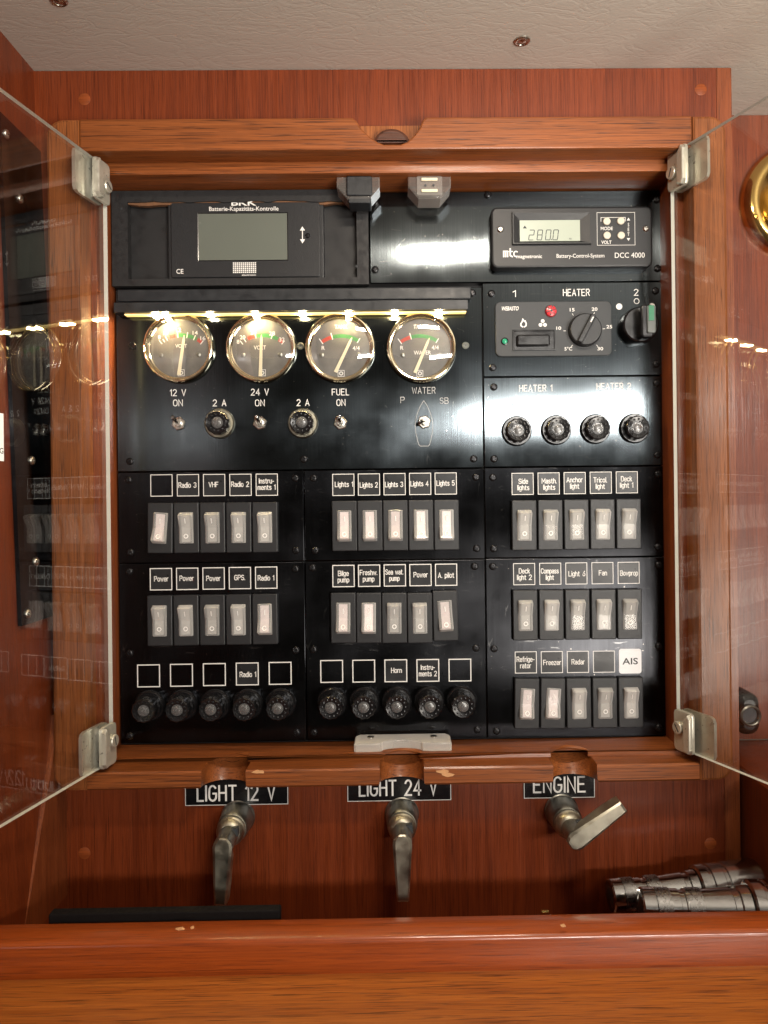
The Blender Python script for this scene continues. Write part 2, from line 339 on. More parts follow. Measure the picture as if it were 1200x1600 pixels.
ABS = {}
def setprops(o, label=None, cat=None, group=None, kind=None):
    if label: o['label'] = label
    if cat: o['category'] = cat
    if group: o['group'] = group
    if kind: o['kind'] = kind
    return o
def mesh_of(name, mb, mats, smooth=35, flip=True):
    me = bpy.data.meshes.new(name); me.from_pydata([W(p) for p in mb.v], [], mb.f)
    for k in (mats if isinstance(mats, (list, tuple)) else [mats]): me.materials.append(MAT[k])
    for p, mi in zip(me.polygons, mb.m): p.material_index = mi
    if flip:
        bm = bmesh.new(); bm.from_mesh(me); bmesh.ops.recalc_face_normals(bm, faces=bm.faces); bm.to_mesh(me); bm.free()
    for p in me.polygons: p.use_smooth = True
    me.set_sharp_from_angle(angle=R(smooth))
    for p in me.polygons:
        if len(p.vertices) > 4: p.use_smooth = False
    me.update()
    return me
def link(name, me, parent, at):
    o = bpy.data.objects.new(name, me); COL.objects.link(o)
    pa = ABS[parent.name] if parent else Vector((0, 0, 0))
    o.location = W(Vector(at)-pa); o.parent = parent; ABS[o.name] = Vector(at)
    return o
def obj(name, mb, mats, parent=None, at=None, smooth=35, label=None):
    """mb in absolute mm; origin goes to `at` (or the parent's origin)"""
    org = Vector(at) if at is not None else (ABS[parent.name].copy() if parent else Vector((0, 0, 0)))
    m2 = MB(); m2.v = [tuple(Vector(p)-org) for p in mb.v]; m2.f = mb.f; m2.m = mb.m
    o = link(name, mesh_of(name, m2, mats, smooth), parent, org)
    if label: o['label'] = label
    return o
def inst(name, me, parent, at, label=None, rot=0.0):
    o = link(name, me, parent, at)
    if rot: o.rotation_euler = (0, rot, 0)
    if label: o['label'] = label
    return o
def thing(name, at, label, cat, group=None):
    o = bpy.data.objects.new(name, None); COL.objects.link(o); o.empty_display_size = .01
    o.location = W(at); ABS[o.name] = Vector(at); return setprops(o, label, cat, group)

# ------------------------------------------------------------------ lettering
_tc = {}
def font_geo(s, bold=0.0):
    k = (s, bold)
    if k not in _tc:
        cu = bpy.data.curves.new('t', 'FONT'); cu.body = s; cu.resolution_u = 3; cu.offset = bold; cu.fill_mode = 'FRONT'
        cu.align_x = 'LEFT'; cu.space_line = .95
        o = bpy.data.objects.new('t', cu); COL.objects.link(o)
        dg = bpy.context.evaluated_depsgraph_get(); me = bpy.data.meshes.new_from_object(o.evaluated_get(dg))
        _tc[k] = ([(v.co.x, v.co.y) for v in me.vertices], [tuple(p.vertices) for p in me.polygons])
        bpy.data.objects.remove(o); bpy.data.curves.remove(cu); bpy.data.meshes.remove(me)
    return _tc[k]
CAPH = None
def ftext(mb, s, c, capmm, xs=.7, bold=.012, mi=0, width=None, slant=0.0, line=1.15):
    """flat lettering centred at c=(u,v,w); multi-line with |"""
    global CAPH
    if CAPH is None: CAPH = max(y for x, y in font_geo('H')[0])
    lines = s.split('|'); k = capmm/CAPH
    for i, ln in enumerate(lines):
        vs, fs = font_geo(ln, bold)
        if not vs: continue
        x0, x1 = min(x for x, y in vs), max(x for x, y in vs)
        kx = (width/(x1-x0)) if width else k*xs
        cy = ((len(lines)-1)/2-i)*capmm*line*1.25
        mb.add([(c[0]+(x-(x0+x1)/2)*kx+slant*(y*k-capmm/2), c[1]+y*k-capmm/2+cy, c[2]) for x, y in vs], fs, mi)
def arc(cx, cy, rx, ry, a0, a1, n=8): return [(cx+rx*math.cos(R(a0+(a1-a0)*i/n)), cy+ry*math.sin(R(a0+(a1-a0)*i/n))) for i in range(n+1)]
G = {'A': [[(0, 0), (.3, 1), (.6, 0)], [(.12, .32), (.48, .32)]],
 'B': [[(0, 0), (0, 1), (.35, 1)]+arc(.35, .76, .22, .24, 90, -90, 6)+[(0, .52)], [(.35, .52)]+arc(.35, .26, .25, .26, 90, -90, 6)+[(0, 0)]],
 'E': [[(.52, 1), (0, 1), (0, 0), (.55, 0)], [(0, .52), (.45, .52)]], 'F': [[(.52, 1), (0, 1), (0, 0)], [(0, .52), (.45, .52)]],
 'G': [arc(.3, .7, .28, .3, 30, 180, 8)+arc(.3, .3, .3, .3, 180, 360, 8)+[(.6, .48), (.34, .48)]],
 'H': [[(0, 0), (0, 1)], [(.58, 0), (.58, 1)], [(0, .52), (.58, .52)]], 'I': [[(0, 0), (0, 1)]],
 'L': [[(0, 1), (0, 0), (.48, 0)]], 'N': [[(0, 0), (0, 1), (.58, 0), (.58, 1)]],
 'O': [arc(.3, .68, .3, .32, 0, 180, 8)+arc(.3, .32, .3, .32, 180, 360, 8)+[(.6, .68)]],
 'P': [[(0, 0), (0, 1), (.34, 1)]+arc(.34, .74, .22, .26, 90, -90, 6)+[(0, .48)]],
 'R': [[(0, 0), (0, 1), (.34, 1)]+arc(.34, .75, .22, .25, 90, -90, 6)+[(0, .5)], [(.3, .5), (.56, 0)]],
 'S': [arc(.28, .75, .26, .25, 20, 250, 8)+arc(.28, .26, .28, .26, 80, -160, 8)],
 'T': [[(0, 1), (.6, 1)], [(.3, 1), (.3, 0)]], 'U': [[(0, 1), (0, .3)]+arc(.28, .28, .28, .28, 180, 360, 8)+[(.56, 1)]],
 'V': [[(0, 1), (.3, 0), (.6, 1)]], 'W': [[(0, 1), (.2, 0), (.4, .85), (.6, 0), (.8, 1)]],
 '1': [[(.0, .78), (.2, 1), (.2, 0)]], '2': [arc(.27, .73, .26, .27, 165, -25, 8)+[(0, 0), (.55, 0)]],
 '4': [[(.42, 0), (.42, 1), (0, .3), (.58, .3)]], '5': [[(.5, 1), (.06, 1), (.03, .55)]+arc(.26, .33, .28, .32, 120, -150, 8)],
 '6': [[(.45, 1), (.06, .45)]+arc(.28, .29, .27, .29, 160, 520, 12)], ' ': []}
G.update({
 'C': [arc(.3, .7, .28, .3, 15, 180, 8)+arc(.3, .3, .28, .3, 180, 345, 8)], 'D': [[(0, 0), (0, 1), (.25, 1)]+arc(.25, .68, .3, .32, 90, 0, 5)+arc(.25, .32, .3, .32, 0, -90, 5)+[(0, 0)]],
 'M': [[(0, 0), (0, 1), (.36, .35), (.72, 1), (.72, 0)]], '3': [arc(.26, .75, .25, .25, 150, -80, 7)+arc(.26, .27, .28, .27, 80, -155, 8)],
 '.': [[(0, 0), (.02, .04)]], '-': [[(0, .40), (.28, .40)]],
 'a': [[(.03, .62)]+arc(.22, .5, .20, .20, 110, 0, 5)+[(.42, 0)], arc(.22, .2, .22, .2, 80, 290, 8)+[(.42, .08)], [(.2, .41), (.42, .42)]],
 'b': [[(0, 1), (0, 0)], arc(.2, .48, .22, .22, 150, 0, 5)+arc(.2, .22, .22, .22, 0, -150, 5)], 'c': [arc(.22, .48, .22, .22, 20, 180, 6)+arc(.22, .22, .22, .22, 180, 340, 6)],
 'd': [[(.44, 1), (.44, 0)], arc(.24, .48, .22, .22, 30, 180, 5)+arc(.24, .22, .22, .22, 180, 330, 5)],
 'e': [[(.02, .36), (.45, .36)]+arc(.23, .48, .22, .22, 0, 180, 6)+arc(.23, .22, .22, .22, 180, 335, 6)], 'f': [[(.34, 1), (.2, 1), (.12, .9), (.12, 0)], [(0, .68), (.3, .68)]],
 'g': [arc(.22, .5, .22, .2, 20, 180, 6)+arc(.22, .24, .22, .2, 180, 340, 6), [(.44, .7), (.44, -.1)]+arc(.22, -.08, .22, .18, 0, -150, 6)],
 'h': [[(0, 1), (0, 0)], arc(.21, .46, .21, .24, 160, 0, 6)+[(.42, 0)]], 'i': [[(.02, .7), (.02, 0)], [(.02, .92), (.02, 1.0)]], 'l': [[(.02, 1), (.02, 0)]], 'k': [[(0, 1), (0, 0)], [(.36, .7), (.02, .30)], [(.14, .44), (.38, 0)]],
 'm': [[(0, .7), (0, 0)], arc(.16, .5, .16, .2, 160, 0, 5)+[(.32, 0)], arc(.48, .5, .16, .2, 160, 0, 5)+[(.64, 0)]], 'n': [[(0, .7), (0, 0)], arc(.21, .46, .21, .24, 160, 0, 6)+[(.42, 0)]],
 'o': [arc(.23, .48, .22, .22, 0, 180, 6)+arc(.23, .22, .22, .22, 180, 360, 6)+[(.45, .48)]], 'p': [[(0, .7), (0, -.25)], arc(.2, .48, .22, .22, 150, 0, 5)+arc(.2, .22, .22, .22, 0, -150, 5)],
 'r': [[(0, .7), (0, 0)], [(.0, .5), (.1, .66), (.28, .69)]], 's': [arc(.2, .54, .19, .16, 20, 250, 6)+arc(.2, .18, .21, .18, 80, -160, 6)],
 't': [[(.12, .92), (.12, .1), (.2, 0), (.32, 0)], [(0, .68), (.3, .68)]], 'u': [[(0, .7), (0, .24)]+arc(.21, .22, .21, .22, 180, 340, 6), [(.42, .7), (.42, 0)]],
 'w': [[(0, .7), (.15, 0), (.3, .62), (.45, 0), (.6, .7)]], 'x': [[(0, .7), (.4, 0)], [(.4, .7), (0, 0)]], 'z': [[(.02, .7), (.40, .7), (0, 0), (.42, 0)]]})
def stag(mb, s, c, h, maxw):
    """label-tape lettering, one or two lines, no wider than maxw"""
    lines = s.split('|')
    wid = lambda ln: sum(max([p[0] for st in G[ch] for p in st] or [.3])+.20 for ch in ln)-.20
    xs = min(.92, maxw/(h*max(wid(l) for l in lines)))
    for i, ln in enumerate(lines):
        stext(mb, ln, (c[0], c[1]+((len(lines)-1)/2-i)*h*1.35, c[2]), h, t=h*.155, gap=.20, xs=xs)
def stext(mb, s, c, h, t=None, gap=.26, xs=1.0, mi=0, width=None):
    """engraved single-stroke capitals, centred"""
    t = t or h*.13; pen = 0; out = []
    for ch in s:
        g = G[ch]; gw = max([p[0] for st in g for p in st] or [.34]); out.append((pen, g)); pen += gw+gap
    tot = pen-gap; k = h*xs if not width else width/tot; dw = 0
    for x0, g in out:
        for st in g:
            dw += 1
            mb.ribbon([(c[0]+(x0+p[0]-tot/2)*k, c[1]+(p[1]-.5)*h) for p in st], t, c[2]+.004*(dw % 3), mi=mi)

# ------------------------------------------------------------------ setting: headliner, walls, board, tray, ledge
wB = 30.0
CEIL = 322.0
mb = MB(); mb.box(-700, 900, CEIL, CEIL+8, -80, 2600)
ceiling = setprops(obj('ceiling', mb, 'vinyl'), 'beige vinyl headliner above the wooden bulkhead', kind='structure')
dish = MB().lathe([(5.6, 0), (5.6, .8), (4.6, 1.6), (3.6, 1.4), (3.1, .6), (2.9, .5), (2.9, 1.0), (0, 1.6)], n=24)
def screw_mb(r=2.9, h=1.5, a=.45, b=1.5):
    m = MB(); t0 = math.atan(a/b)
    angs = [q*math.pi/2+x for q in range(4) for x in (0, t0, math.pi/4, math.pi/2-t0)]
    def pr(t):
        t = t % (math.pi/2)
        if t > math.pi/4: t = math.pi/2-t
        return b/math.cos(t) if t <= t0+1e-6 else a/math.sin(t)
    circ = lambda rr, w: [(rr*math.cos(t), rr*math.sin(t), w) for t in angs]
    plus = lambda w: [(pr(t)*math.cos(t), pr(t)*math.sin(t), w) for t in angs]
    return m.loft([circ(r, 0), circ(r, h*.35), circ(r*.86, h*.75), circ(r*.62, h), plus(h), plus(h*.25)])
crossed = screw_mb(2.6, 1.8, .5, 1.5)
dm = MB(); dm.v = dish.v[:]; dm.f = dish.f[:]; dm.m = dish.m[:]
M_ = Matrix.Rotation(R(90), 3, 'X')
dm.xf(M_)
dish_me = mesh_of('ceiling_screw', dm, 'steel')
def on_ceiling(px, py):
    d = ROT @ Vector(((px-AX)/F_PX, -(py-AY)/F_PX, -1.0)); t = CEIL/d.z
    return Vector((d.x*t, CEIL, DIST-d.y*t))
for (px, py), lb in (((816, 63), 'steel screw in a cup washer in the headliner, right of the middle'), ((92, 0), 'steel screw in the headliner cut off by the top left edge of the photo')):
    o = inst('ceiling_screw', dish_me, None, on_ceiling(px, py)); setprops(o, lb, 'screw', 'screws in the headliner')

# the bulkhead board that carries the panel frame (with a hole for the cabinet)
BL0, BL1 = P(53, 125, wB), P(100, 1250, wB)
def bl(v): return BL0.x+(BL1.x-BL0.x)*(BL0.y-v)/(BL0.y-BL1.y)
UR, VB = 252.5, -322
HO = (-232, 224, -199, 262)
mb = MB()
def ring(w): return [(-285, VB, w), (UR, VB, w), (UR, CEIL-.5, w), (-285, CEIL-.5, w)], [(HO[0], HO[2], w), (HO[1], HO[2], w), (HO[1], HO[3], w), (HO[0], HO[3], w)]
of, hf = ring(wB); ob_, hb = ring(wB-70)
mb.add(of+hf+ob_+hb, [(0,1,5,4), (1,2,6,5), (2,3,7,6), (3,0,4,7), (8,12,13,9), (9,13,14,10), (10,14,15,11), (11,15,12,8), (0,8,9,1), (1,9,10,2), (2,10,11,3), (3,11,8,0), (4,5,13,12), (5,6,14,13), (6,7,15,14), (7,4,12,15)])
board = setprops(obj('wall', mb, 'board'), 'red mahogany bulkhead behind the panel frame', kind='structure')
for x, y in ((132, 155), (132, 1333), (1095, 140), (1110, 1318)):
    p = P(x, y, wB); obj('wood_plug', MB().lathe([(4.4, 0), (4.4, .12), (4.2, .2), (0, .22)], tuple(p), 24), 'plug', board, at=p)
p = P(1120, 200, wB); mb = MB().box(p.x, UR+.6, -322, CEIL-1, wB-2, wB+.5); obj('edge_strip', mb, 'notch', board)
# wall to the right, further back
mb = MB().box(UR-20, 700, -202, CEIL-.4, -55, -41); setprops(obj('wall', mb, 'board'), 'reddish wooden wall behind the brass lamp', kind='structure')
# left side wall (leans a little) and its slab thickness
mb = MB()
t0, t1 = bl(CEIL), bl(-330)
mb.add([(t0, CEIL, -40), (t1, -330, -40), (t1, -330, 520), (t0, CEIL, 520), (t0-15, CEIL, -40), (t1-15, -330, -40), (t1-15, -330, 520), (t0-15, CEIL, 520)],
       [(0,1,2,3), (4,7,6,5), (0,4,5,1), (2,6,7,3), (0,3,7,4), (1,5,6,2)])
lw = setprops(obj('wall', mb, 'board'), 'red wooden side wall at the left', kind='structure')
# left cheek board with slanting front edge
ui = P(105, 1300, wB).x
mb = MB()
pr_ = [(30.2, -150), (44, -150), (54, -180), (97, -276), (114, -322), (30.2, -322)]
mb.loft([[(ui-11, v, w) for w, v in pr_], [(ui-1.5, v, w) for w, v in pr_], [(ui, v, w-(1.5 if w > 31 else 0)) for w, v in pr_]])
setprops(obj('shelf_cheek', mb, 'notch'), 'wooden cheek board with slanting front edge at the left end of the tray', 'board')
# right cheek block
mb = MB(); mb.poly([(258, -335), (340, -335), (340, -203), (259.5, -203), (258, -204.5)], -41, 260, ch=1)
setprops(obj('shelf_cheek', mb, 'board'), 'dark red wooden cheek at the right end of the tray', 'board')
# tray floor
FL = -314
mb = MB().box(-260, 258, FL-8, FL, 30.5, 139); setprops(obj('tray_floor', mb, 'board'), 'floor of the wooden tray under the switches', kind='structure')
# fiddle rail (rounded top) and the ledge board below it
mb = MB()
top = P(600, 1432, 139).y
prof = [(138, FL-20), (138, top-3), (138.6, top-1), (140.5, top), (150, top-.6), (156.2, top-1.3), (157.6, top-1.9), (158.6, top-3.0), (159.0, top-4.6), (159.6, top-24), (159.8, top-38), (158.5, top-60), (140, top-62)]
mb.loft([[(u, v, w) for w, v in prof] for u in (-420, 420)])
rail = setprops(obj('fiddle_rail', mb, 'ledge', smooth=50), 'long red varnished rail with rounded top edge along the front of the tray', 'rail')
MAT['chip'] = mat('bare_pale_wood', (.62, .33, .15), .7, noise=.3, nscale=400)
for cx, cy, hw_ in ((281, 1452, 2.6), (880, 1447, 1.6), (300, 1450, 1.0)):
    p = P(cx, cy, 158.7); m = MB(); m.poly([(p.x-hw_, p.y+.2), (p.x-hw_*.3, p.y-.7), (p.x+hw_, p.y-.3), (p.x+hw_*.4, p.y+.8)], 157.5, 158.95, ch=.1); obj('varnish_chip', m, 'chip', rail)
e = P(600, 1519, 159.6).y
mb = MB()
prof = [(150, e-30), (150, e-1), (160.2, e-.4), (163, e), (200, e-1), (240, e-5), (262, e-12), (268, e-24), (268, e-30)]
mb.loft([[(u, v, w) for w, v in prof] for u in (-420, 420)])
setprops(obj('ledge_board', mb, 'ledge2', smooth=50), 'golden brown varnished ledge below the red rail', 'ledge')

# ------------------------------------------------------------------ panel frame
F, Gp = 52.0, 33.0
fr = thing('panel_frame', (0, -202, 31), 'wooden frame with rounded corners and cut notches round the switch panels', 'frame')
vT, vTi, vB_, vBi = 275.0, 252.0, -202.3, -189.5
LO, LI, RI, RO = -246.0, -222.5, 215.0, 239.5
cr = 12
def stile(inner, outer):
    s = 1 if outer > inner else -1
    pts = [(inner, vB_), (outer-s*cr, vB_)]+[(outer-s*cr+s*cr*math.sin(R(a)), vB_+cr-cr*math.cos(R(a))) for a in range(15, 90, 15)]+[(outer, vB_+cr), (outer, vT-cr)] \
        +[(outer-s*cr+s*cr*math.cos(R(a)), vT-cr+cr*math.sin(R(a))) for a in range(15, 90, 15)]+[(outer-s*cr, vT), (inner, vT)]
    return MB().poly(pts, 30.2, F, ch=2.2)
obj('stile', stile(LI, LO), 'frame_v', fr); obj('stile', stile(RI, RO), 'frame_v', fr)
# top rail with finger notch
def pu(px, py, w): return P(px, py, w)
n0, n1, n2, n3 = P(557, 184, F).x, P(586, 222, F).x, P(640, 222, F).x, P(660, 182, F).x
nb = P(612, 225, F).y
pts = [(LI+.1, vTi), (RI-.1, vTi), (RI-.1, vT), (n3+3, vT), (n3, vT-2.2), (n3-2.2, vT-8), (n2+2.5, nb+5.5), (n2-2, nb+1.6), ((n1+n2)/2+6, nb), ((n1+n2)/2-6, nb), (n1+2, nb+1.6), (n1-3.5, nb+5.5), (n0+3.5, vT-8), (n0, vT-2.2), (n0-3, vT), (LI+.1, vT)]
obj('top_rail', MB().poly(pts, 30.2, F-.15, ch=1.2), 'frame_h', fr)
p0, p1 = P(560, 197, 38), P(665, 236, 38)
obj('notch_backing', MB().box(p0.x, p1.x, p1.y, p0.y, 30.6, 38), 'frame_v', fr)
c = P(612, 231, 40)
c = P(612, 228, 41); hd_ = [(c.x+13.4*math.cos(math.pi*k/20), c.y+11.5*math.sin(math.pi*k/20)) for k in range(21)]
obj('finger_disc', MB().poly(hd_, 38.2, 45, ch=2.4), 'dkwood', fr)
# lip (rebate the doors close on)
lT, lB, lL, lR = 243.3, -185.7, -218.5, 209.0
def chbox(u0, u1, v0, v1, w0, w1, ch=.8): return MB().poly([(u0, v0), (u1, v0), (u1, v1), (u0, v1)], w0, w1, ch=ch)
obj('top_lip', chbox(LI-4, RI+4, lT, vTi+6, -6, Gp), 'frame_h', fr)
obj('side_lip', chbox(LI-6, lL, lB-6, lT-.1, -6, Gp), 'notch', fr)
obj('side_lip', chbox(lR, RI+6, lB-6, lT-.1, -6, Gp), 'notch', fr)
# bottom rail: plan polygon with three slanting half-round notches, lofted upwards
NX = [P(349, 1215, F).x, P(628, 1212, F).x, P(899, 1205, F).x]
def plan(u0, u1, back, front, rad, apex, ins=0.0):
    pts = [(u0, back), (u1, back), (u1, front-ins)]
    for nx in reversed(NX):
        cw = apex+rad; a = []
        lim = front-ins
        if cw < lim: a = [(nx+rad+ins*.6, lim)]
        for k in range(13):
            t = math.pi*k/12; w = cw-(rad+ins*.3)*math.sin(t); a.append((nx+(rad+ins*.6)*math.cos(t), min(w, lim)))
        if cw < lim: a.append((nx-rad-ins*.6, lim))
        pts += a
    pts.append((u0, front-ins)); return pts
def level(v, *a, **k): return [(u, v, w) for u, w in plan(*a, **k)]
mb = MB().loft([level(vB_, LI+.1, RI-.1, 10, F-.15, 16, 33.2, ins=1.6), level(vB_+1.6, LI+.1, RI-.1, 10, F-.15, 16, 31.5),
                level(vBi-1.2, LI+.1, RI-.1, 10, F-.15, 15.6, 20.2), level(vBi, LI+.1, RI-.1, 10, F-.15, 15.4, 19.6, ins=1.0)])
obj('bottom_rail', mb, 'frame_h', fr, smooth=32)
mb = MB().loft([level(vBi-.02, lL, lR, 1, Gp, 13.8, 19.2), level(lB-.8, lL, lR, 1, Gp, 13.8, 18.2), level(lB, lL, lR, 1, Gp, 13.8, 17.8, ins=.7)])
obj('bottom_lip', mb, 'frame_h', fr, smooth=32)
obj('backing_sheet', MB().box(lL-3, lR+3, lB-6, lT+3, -12, -8), 'black', fr)
# chips in the varnish on the lower rail
random.seed(3)
for cx, cy in ((404, 1206), (692, 1205), (699, 1210)):
    p = P(cx, cy, F); m = MB(); n = 9
    pts = [(p.x+(3.2+random.random()*2.2)*(1.7 if abs(math.cos(6.28*k/n)) > .6 else .7)*math.cos(6.28*k/n)*.6, p.y+(1.2+random.random()*1.6)*math.sin(6.28*k/n)*.7) for k in range(n)]
    m.poly(pts, F-.4, F+.03); obj('varnish_chip', m, 'chip', fr)

# ------------------------------------------------------------------ shared small parts
screw_me = mesh_of('screw', screw_mb(), 'screwblk', 30)
steelscrew_me = mesh_of('screw', screw_mb(2.4, 1.3), 'steel', 30)
def put_screws(parent, pts, w=0.0, me=None):
    for i, (x, y) in enumerate(pts):
        inst('screw', me or screw_me, parent, P(x, y, w), rot=random.uniform(0, 1.5))
def plate(name, px0, py0, px1, py1, label, cat, matl, w0=-2.5, ch=.35, at=None, uv=None):
    if uv: u0, v0, u1, v1 = uv
    else:
        my, mx = (py0+py1)/2, (px0+px1)/2
        u0, u1 = P(px0, my).x, P(px1, my).x; v1, v0 = P(mx, py0).y, P(mx, py1).y
    t = thing(name, ((u0+u1)/2, v0, -2.5), label, cat)
    obj('plate', MB().rbox((u0+u1)/2, (v0+v1)/2, u1-u0, v1-v0, .5, w0, 0, ch, seg=2), matl, t)
    return t
# grid lines (mm)
X0, X1, X2, X3 = P(184, 730).x, P(477, 940).x, P(756.5, 730).x, P(1039, 730).x
g = .45
Yt = P(800, 299).y; Ya = P(800, 441.5).y; Yb = P(900, 588).y; Yc = P(610, 733).y; Yd = P(610, 875.5).y; Ye = lB+.6

# --- battery meter panel (top right)
XA = P(578, 370).x
pm = plate('meter_panel', 0, 0, 0, 0, 'brushed black metal plate with a pale reflection band at the top right', 'metal panel', 'metal', uv=(XA, Ya+g, X3, Yt))
put_screws(pm, [(586, 317.5), (762, 304.6), (1026, 312), (586, 421.7), (1027.5, 419.6)])
# meter unit
s0 = S(10)
def R4(x0, y0, x1, y1, w):
    a, b = P(x0, (y0+y1)/2, w), P(x1, (y0+y1)/2, w); c, d = P((x0+x1)/2, y0, w), P((x0+x1)/2, y1, w)
    return (a.x+b.x)/2, (c.y+d.y)/2, b.x-a.x, c.y-d.y
dc = thing('battery_meter', P(894, 417, 0), 'small rounded black meter with lit display reading 280.0 and four cream buttons', 'meter')
cu, cv, ww, hh = R4(767.5, 322.5, 1020, 417.5, 10)
obj('case', MB().rbox(cu, cv, ww, hh, 5, 0, 10, 1.6, seg=6), 'plastic', dc)
cu, cv, ww, hh = R4(799.6, 332, 923, 383, 10); cu2, cv2, w2, h2 = R4(812, 344.5, 906, 377, 10)
mb = MB()
def rect_ring(cu, cv, w_, h_, w): return [(cu-w_/2, cv-h_/2, w), (cu+w_/2, cv-h_/2, w), (cu+w_/2, cv+h_/2, w), (cu-w_/2, cv+h_/2, w)]
mb.loft([rect_ring(cu, cv, ww, hh, 10), rect_ring(cu, cv, ww-.6, hh-.6, 12.5), rect_ring(cu, cv, ww-2.4, hh-2.4, 12.5), rect_ring(cu2, cv2, w2, h2, 10.4)], cap0=False, cap1=False)
obj('display_bezel', mb, 'plastic', dc, smooth=15)
lc = obj('display', MB().box(cu2-w2/2, cu2+w2/2, cv2-h2/2, cv2+h2/2, 10.02, 10.6), 'lcd2', dc)
# seven-segment figures 280.0
mb = MB(); hx, hy = 3.6, 7.6
def seg7(mb, d, x, y, w):
    t = .62; sl = .12
    E = {'a': ((0, 1), (1, 1)), 'b': ((1, 1), (1, .5)), 'c': ((1, .5), (1, 0)), 'd': ((0, 0), (1, 0)), 'e': ((0, .5), (0, 0)), 'f': ((0, 1), (0, .5)), 'g': ((0, .5), (1, .5))}
    on = {'2': 'abged', '8': 'abcdefg', '0': 'abcdef'}[d]
    for k in on:
        (ax, ay), (bx, by) = E[k]; q = .08
        A_ = (x+ax*hx+(q*hx if ay == by else 0)+sl*ay*hy, y+ay*hy-(0 if ay == by else q*hy*.6)); B_ = (x+bx*hx-(q*hx if ay == by else 0)+sl*by*hy, y+by*hy+(0 if ay == by else q*hy*.6))
        mb.ribbon([A_, B_], t, w)
base = P(826, 375, 10.6)
for i, ch in enumerate('2800'):
    seg7(mb, ch, base.x+[0, 6.4, 12.9, 18.6][i], base.y, 10.66)
mb.box(base.x+17.2, base.x+18.0, base.y-.2, base.y+.6, 10.6, 10.66)
a = P(820, 355, 10.6); mb.add([(a.x-1.6, a.y-1, 10.66), (a.x+1.6, a.y-1, 10.66), (a.x, a.y+1.3, 10.66)], [(0, 1, 2)])
a = P(891, 373, 10.6); ftext(mb, 'Ah', (a.x, a.y, 10.66), 1.3, .9)
obj('lettering', mb, 'ink', lc)
mb = MB()
def lab(mb, fn, s, px, py, w, hpx, **k):
    p = P(px, py, w); sc = S(w)
    if 'width' in k: k['width'] *= sc
    fn(mb, s, (p.x, p.y, w), hpx*sc, **k)
wf = 10.05
lab(mb, ftext, 'MODE', 948, 357, wf, 5, width=19); lab(mb, ftext, 'VOLT', 947.5, 378.5, wf, 5, width=16)
for ch, y in (('S', 351), ('E', 358.5), ('T', 366)): lab(mb, ftext, ch, 982, y, wf, 5.2)
for y, s in ((342.5, 1), (374, -1)):
    p = P(982, y, wf); mb.add([(p.x-1.3, p.y-s*1, wf), (p.x+1.3, p.y-s*1, wf), (p.x, p.y+s*1.2, wf)], [(0, 1, 2)])
lab(mb, ftext, 'magnetronic', 827, 400.5, wf, 5.5, width=40, bold=.01); lab(mb, ftext, 'Battery-Control-System', 907, 399.5, wf, 6, width=75, bold=.0)
lab(mb, ftext, 'DCC 4000', 984, 398.7, wf, 8, width=47, bold=.0)
p = P(786, 402, wf)
for k in range(3): mb.box(p.x+k*1.5, p.x+k*1.5+1.05, p.y, p.y+5, wf-.02, wf)
mb.box(p.x, p.x+4.0, p.y+4.2, p.y+5.1, wf, wf+.01)
mb.ribbon([(p.x+5.6, p.y+6.6), (p.x+5.6, p.y+1.2), (p.x+7.2, p.y+.4)], 1.1, wf+.02); mb.ribbon([(p.x+4.6, p.y+4.4), (p.x+7.4, p.y+4.4)], .8, wf+.03)
mb.ribbon([(p.x+10+1.7*math.cos(R(a)), p.y+2.5+2*math.sin(R(a))) for a in range(50, 320, 30)], .9, wf+.02)
cu, cv, ww, hh = R4(933, 332, 992, 383, wf); mb.ribbon([q[:2] for q in rect_ring(cu, cv, ww, hh, wf)], .3, wf, closed=True)
a, b = P(939, 344, wf), P(977, 344, wf); mb.ribbon([(a.x, a.y-1), (a.x, a.y+2), (b.x, a.y+2), (b.x, a.y-1)], .35, wf+.01)
obj('lettering', mb, 'white', dc)
for x, y in ((947.5, 346.5), (969.6, 345.8), (948, 368.5), (970, 368.5)):
    p = P(x, y, 10); obj('button', MB().lathe([(2.9, 0), (2.9, 1.2), (2.5, 1.7), (0, 1.9)], (p.x, p.y, 10), 20), 'btn', dc)
put_screws(dc, [(781.7, 358.7), (1009, 357.5)], 10, steelscrew_me)

# --- battery monitor in the black board (top left)
XL = P(179, 370).x; XR = XA-1.0
Ym = P(380, 449).y
bb = thing('black_board', ((XL+XR)/2, Ym, 0), 'black painted board with a rough cut opening at the top left', 'board')
o0 = P(204, 378, 0).x; o1 = P(558, 378, 0).x; q0 = P(380, 438, 0).y; q1 = P(380, 319.5, 0).y
def jag(a, b, n, amp, axis):
    out = []
    for i in range(1, n):
        t = i/n; p = (a[0]+(b[0]-a[0])*t, a[1]+(b[1]-a[1])*t); d = random.uniform(-amp, amp)
        out.append((p[0], p[1]+d) if axis else (p[0]+d, p[1]))
    return out
random.seed(11)
def frame_plate(mb, outer, hole, w0, w1):
    (a0, b0, a1, b1), (c0, d0, c1, d1) = outer, hole
    mb.box(a0, c0, b0, b1, w0, w1); mb.box(c1, a1, b0, b1, w0, w1); mb.box(c0+.001, c1-.001, b0, d0, w0, w1)
    # ragged upper strip
    pts = [(c0+.001, b1), (c0+.001, d1)]+jag((c0, d1), (c1, d1), 26, .8, True)+[(c1-.001, d1), (c1-.001, b1)]
    mb.poly(pts, w0, w1)
mb = MB(); frame_plate(mb, (XL, Ym, XR, Yt), (o0, q0, o1, q1), -1.5, 6); obj('surround', mb, 'blackwood', bb, smooth=20)
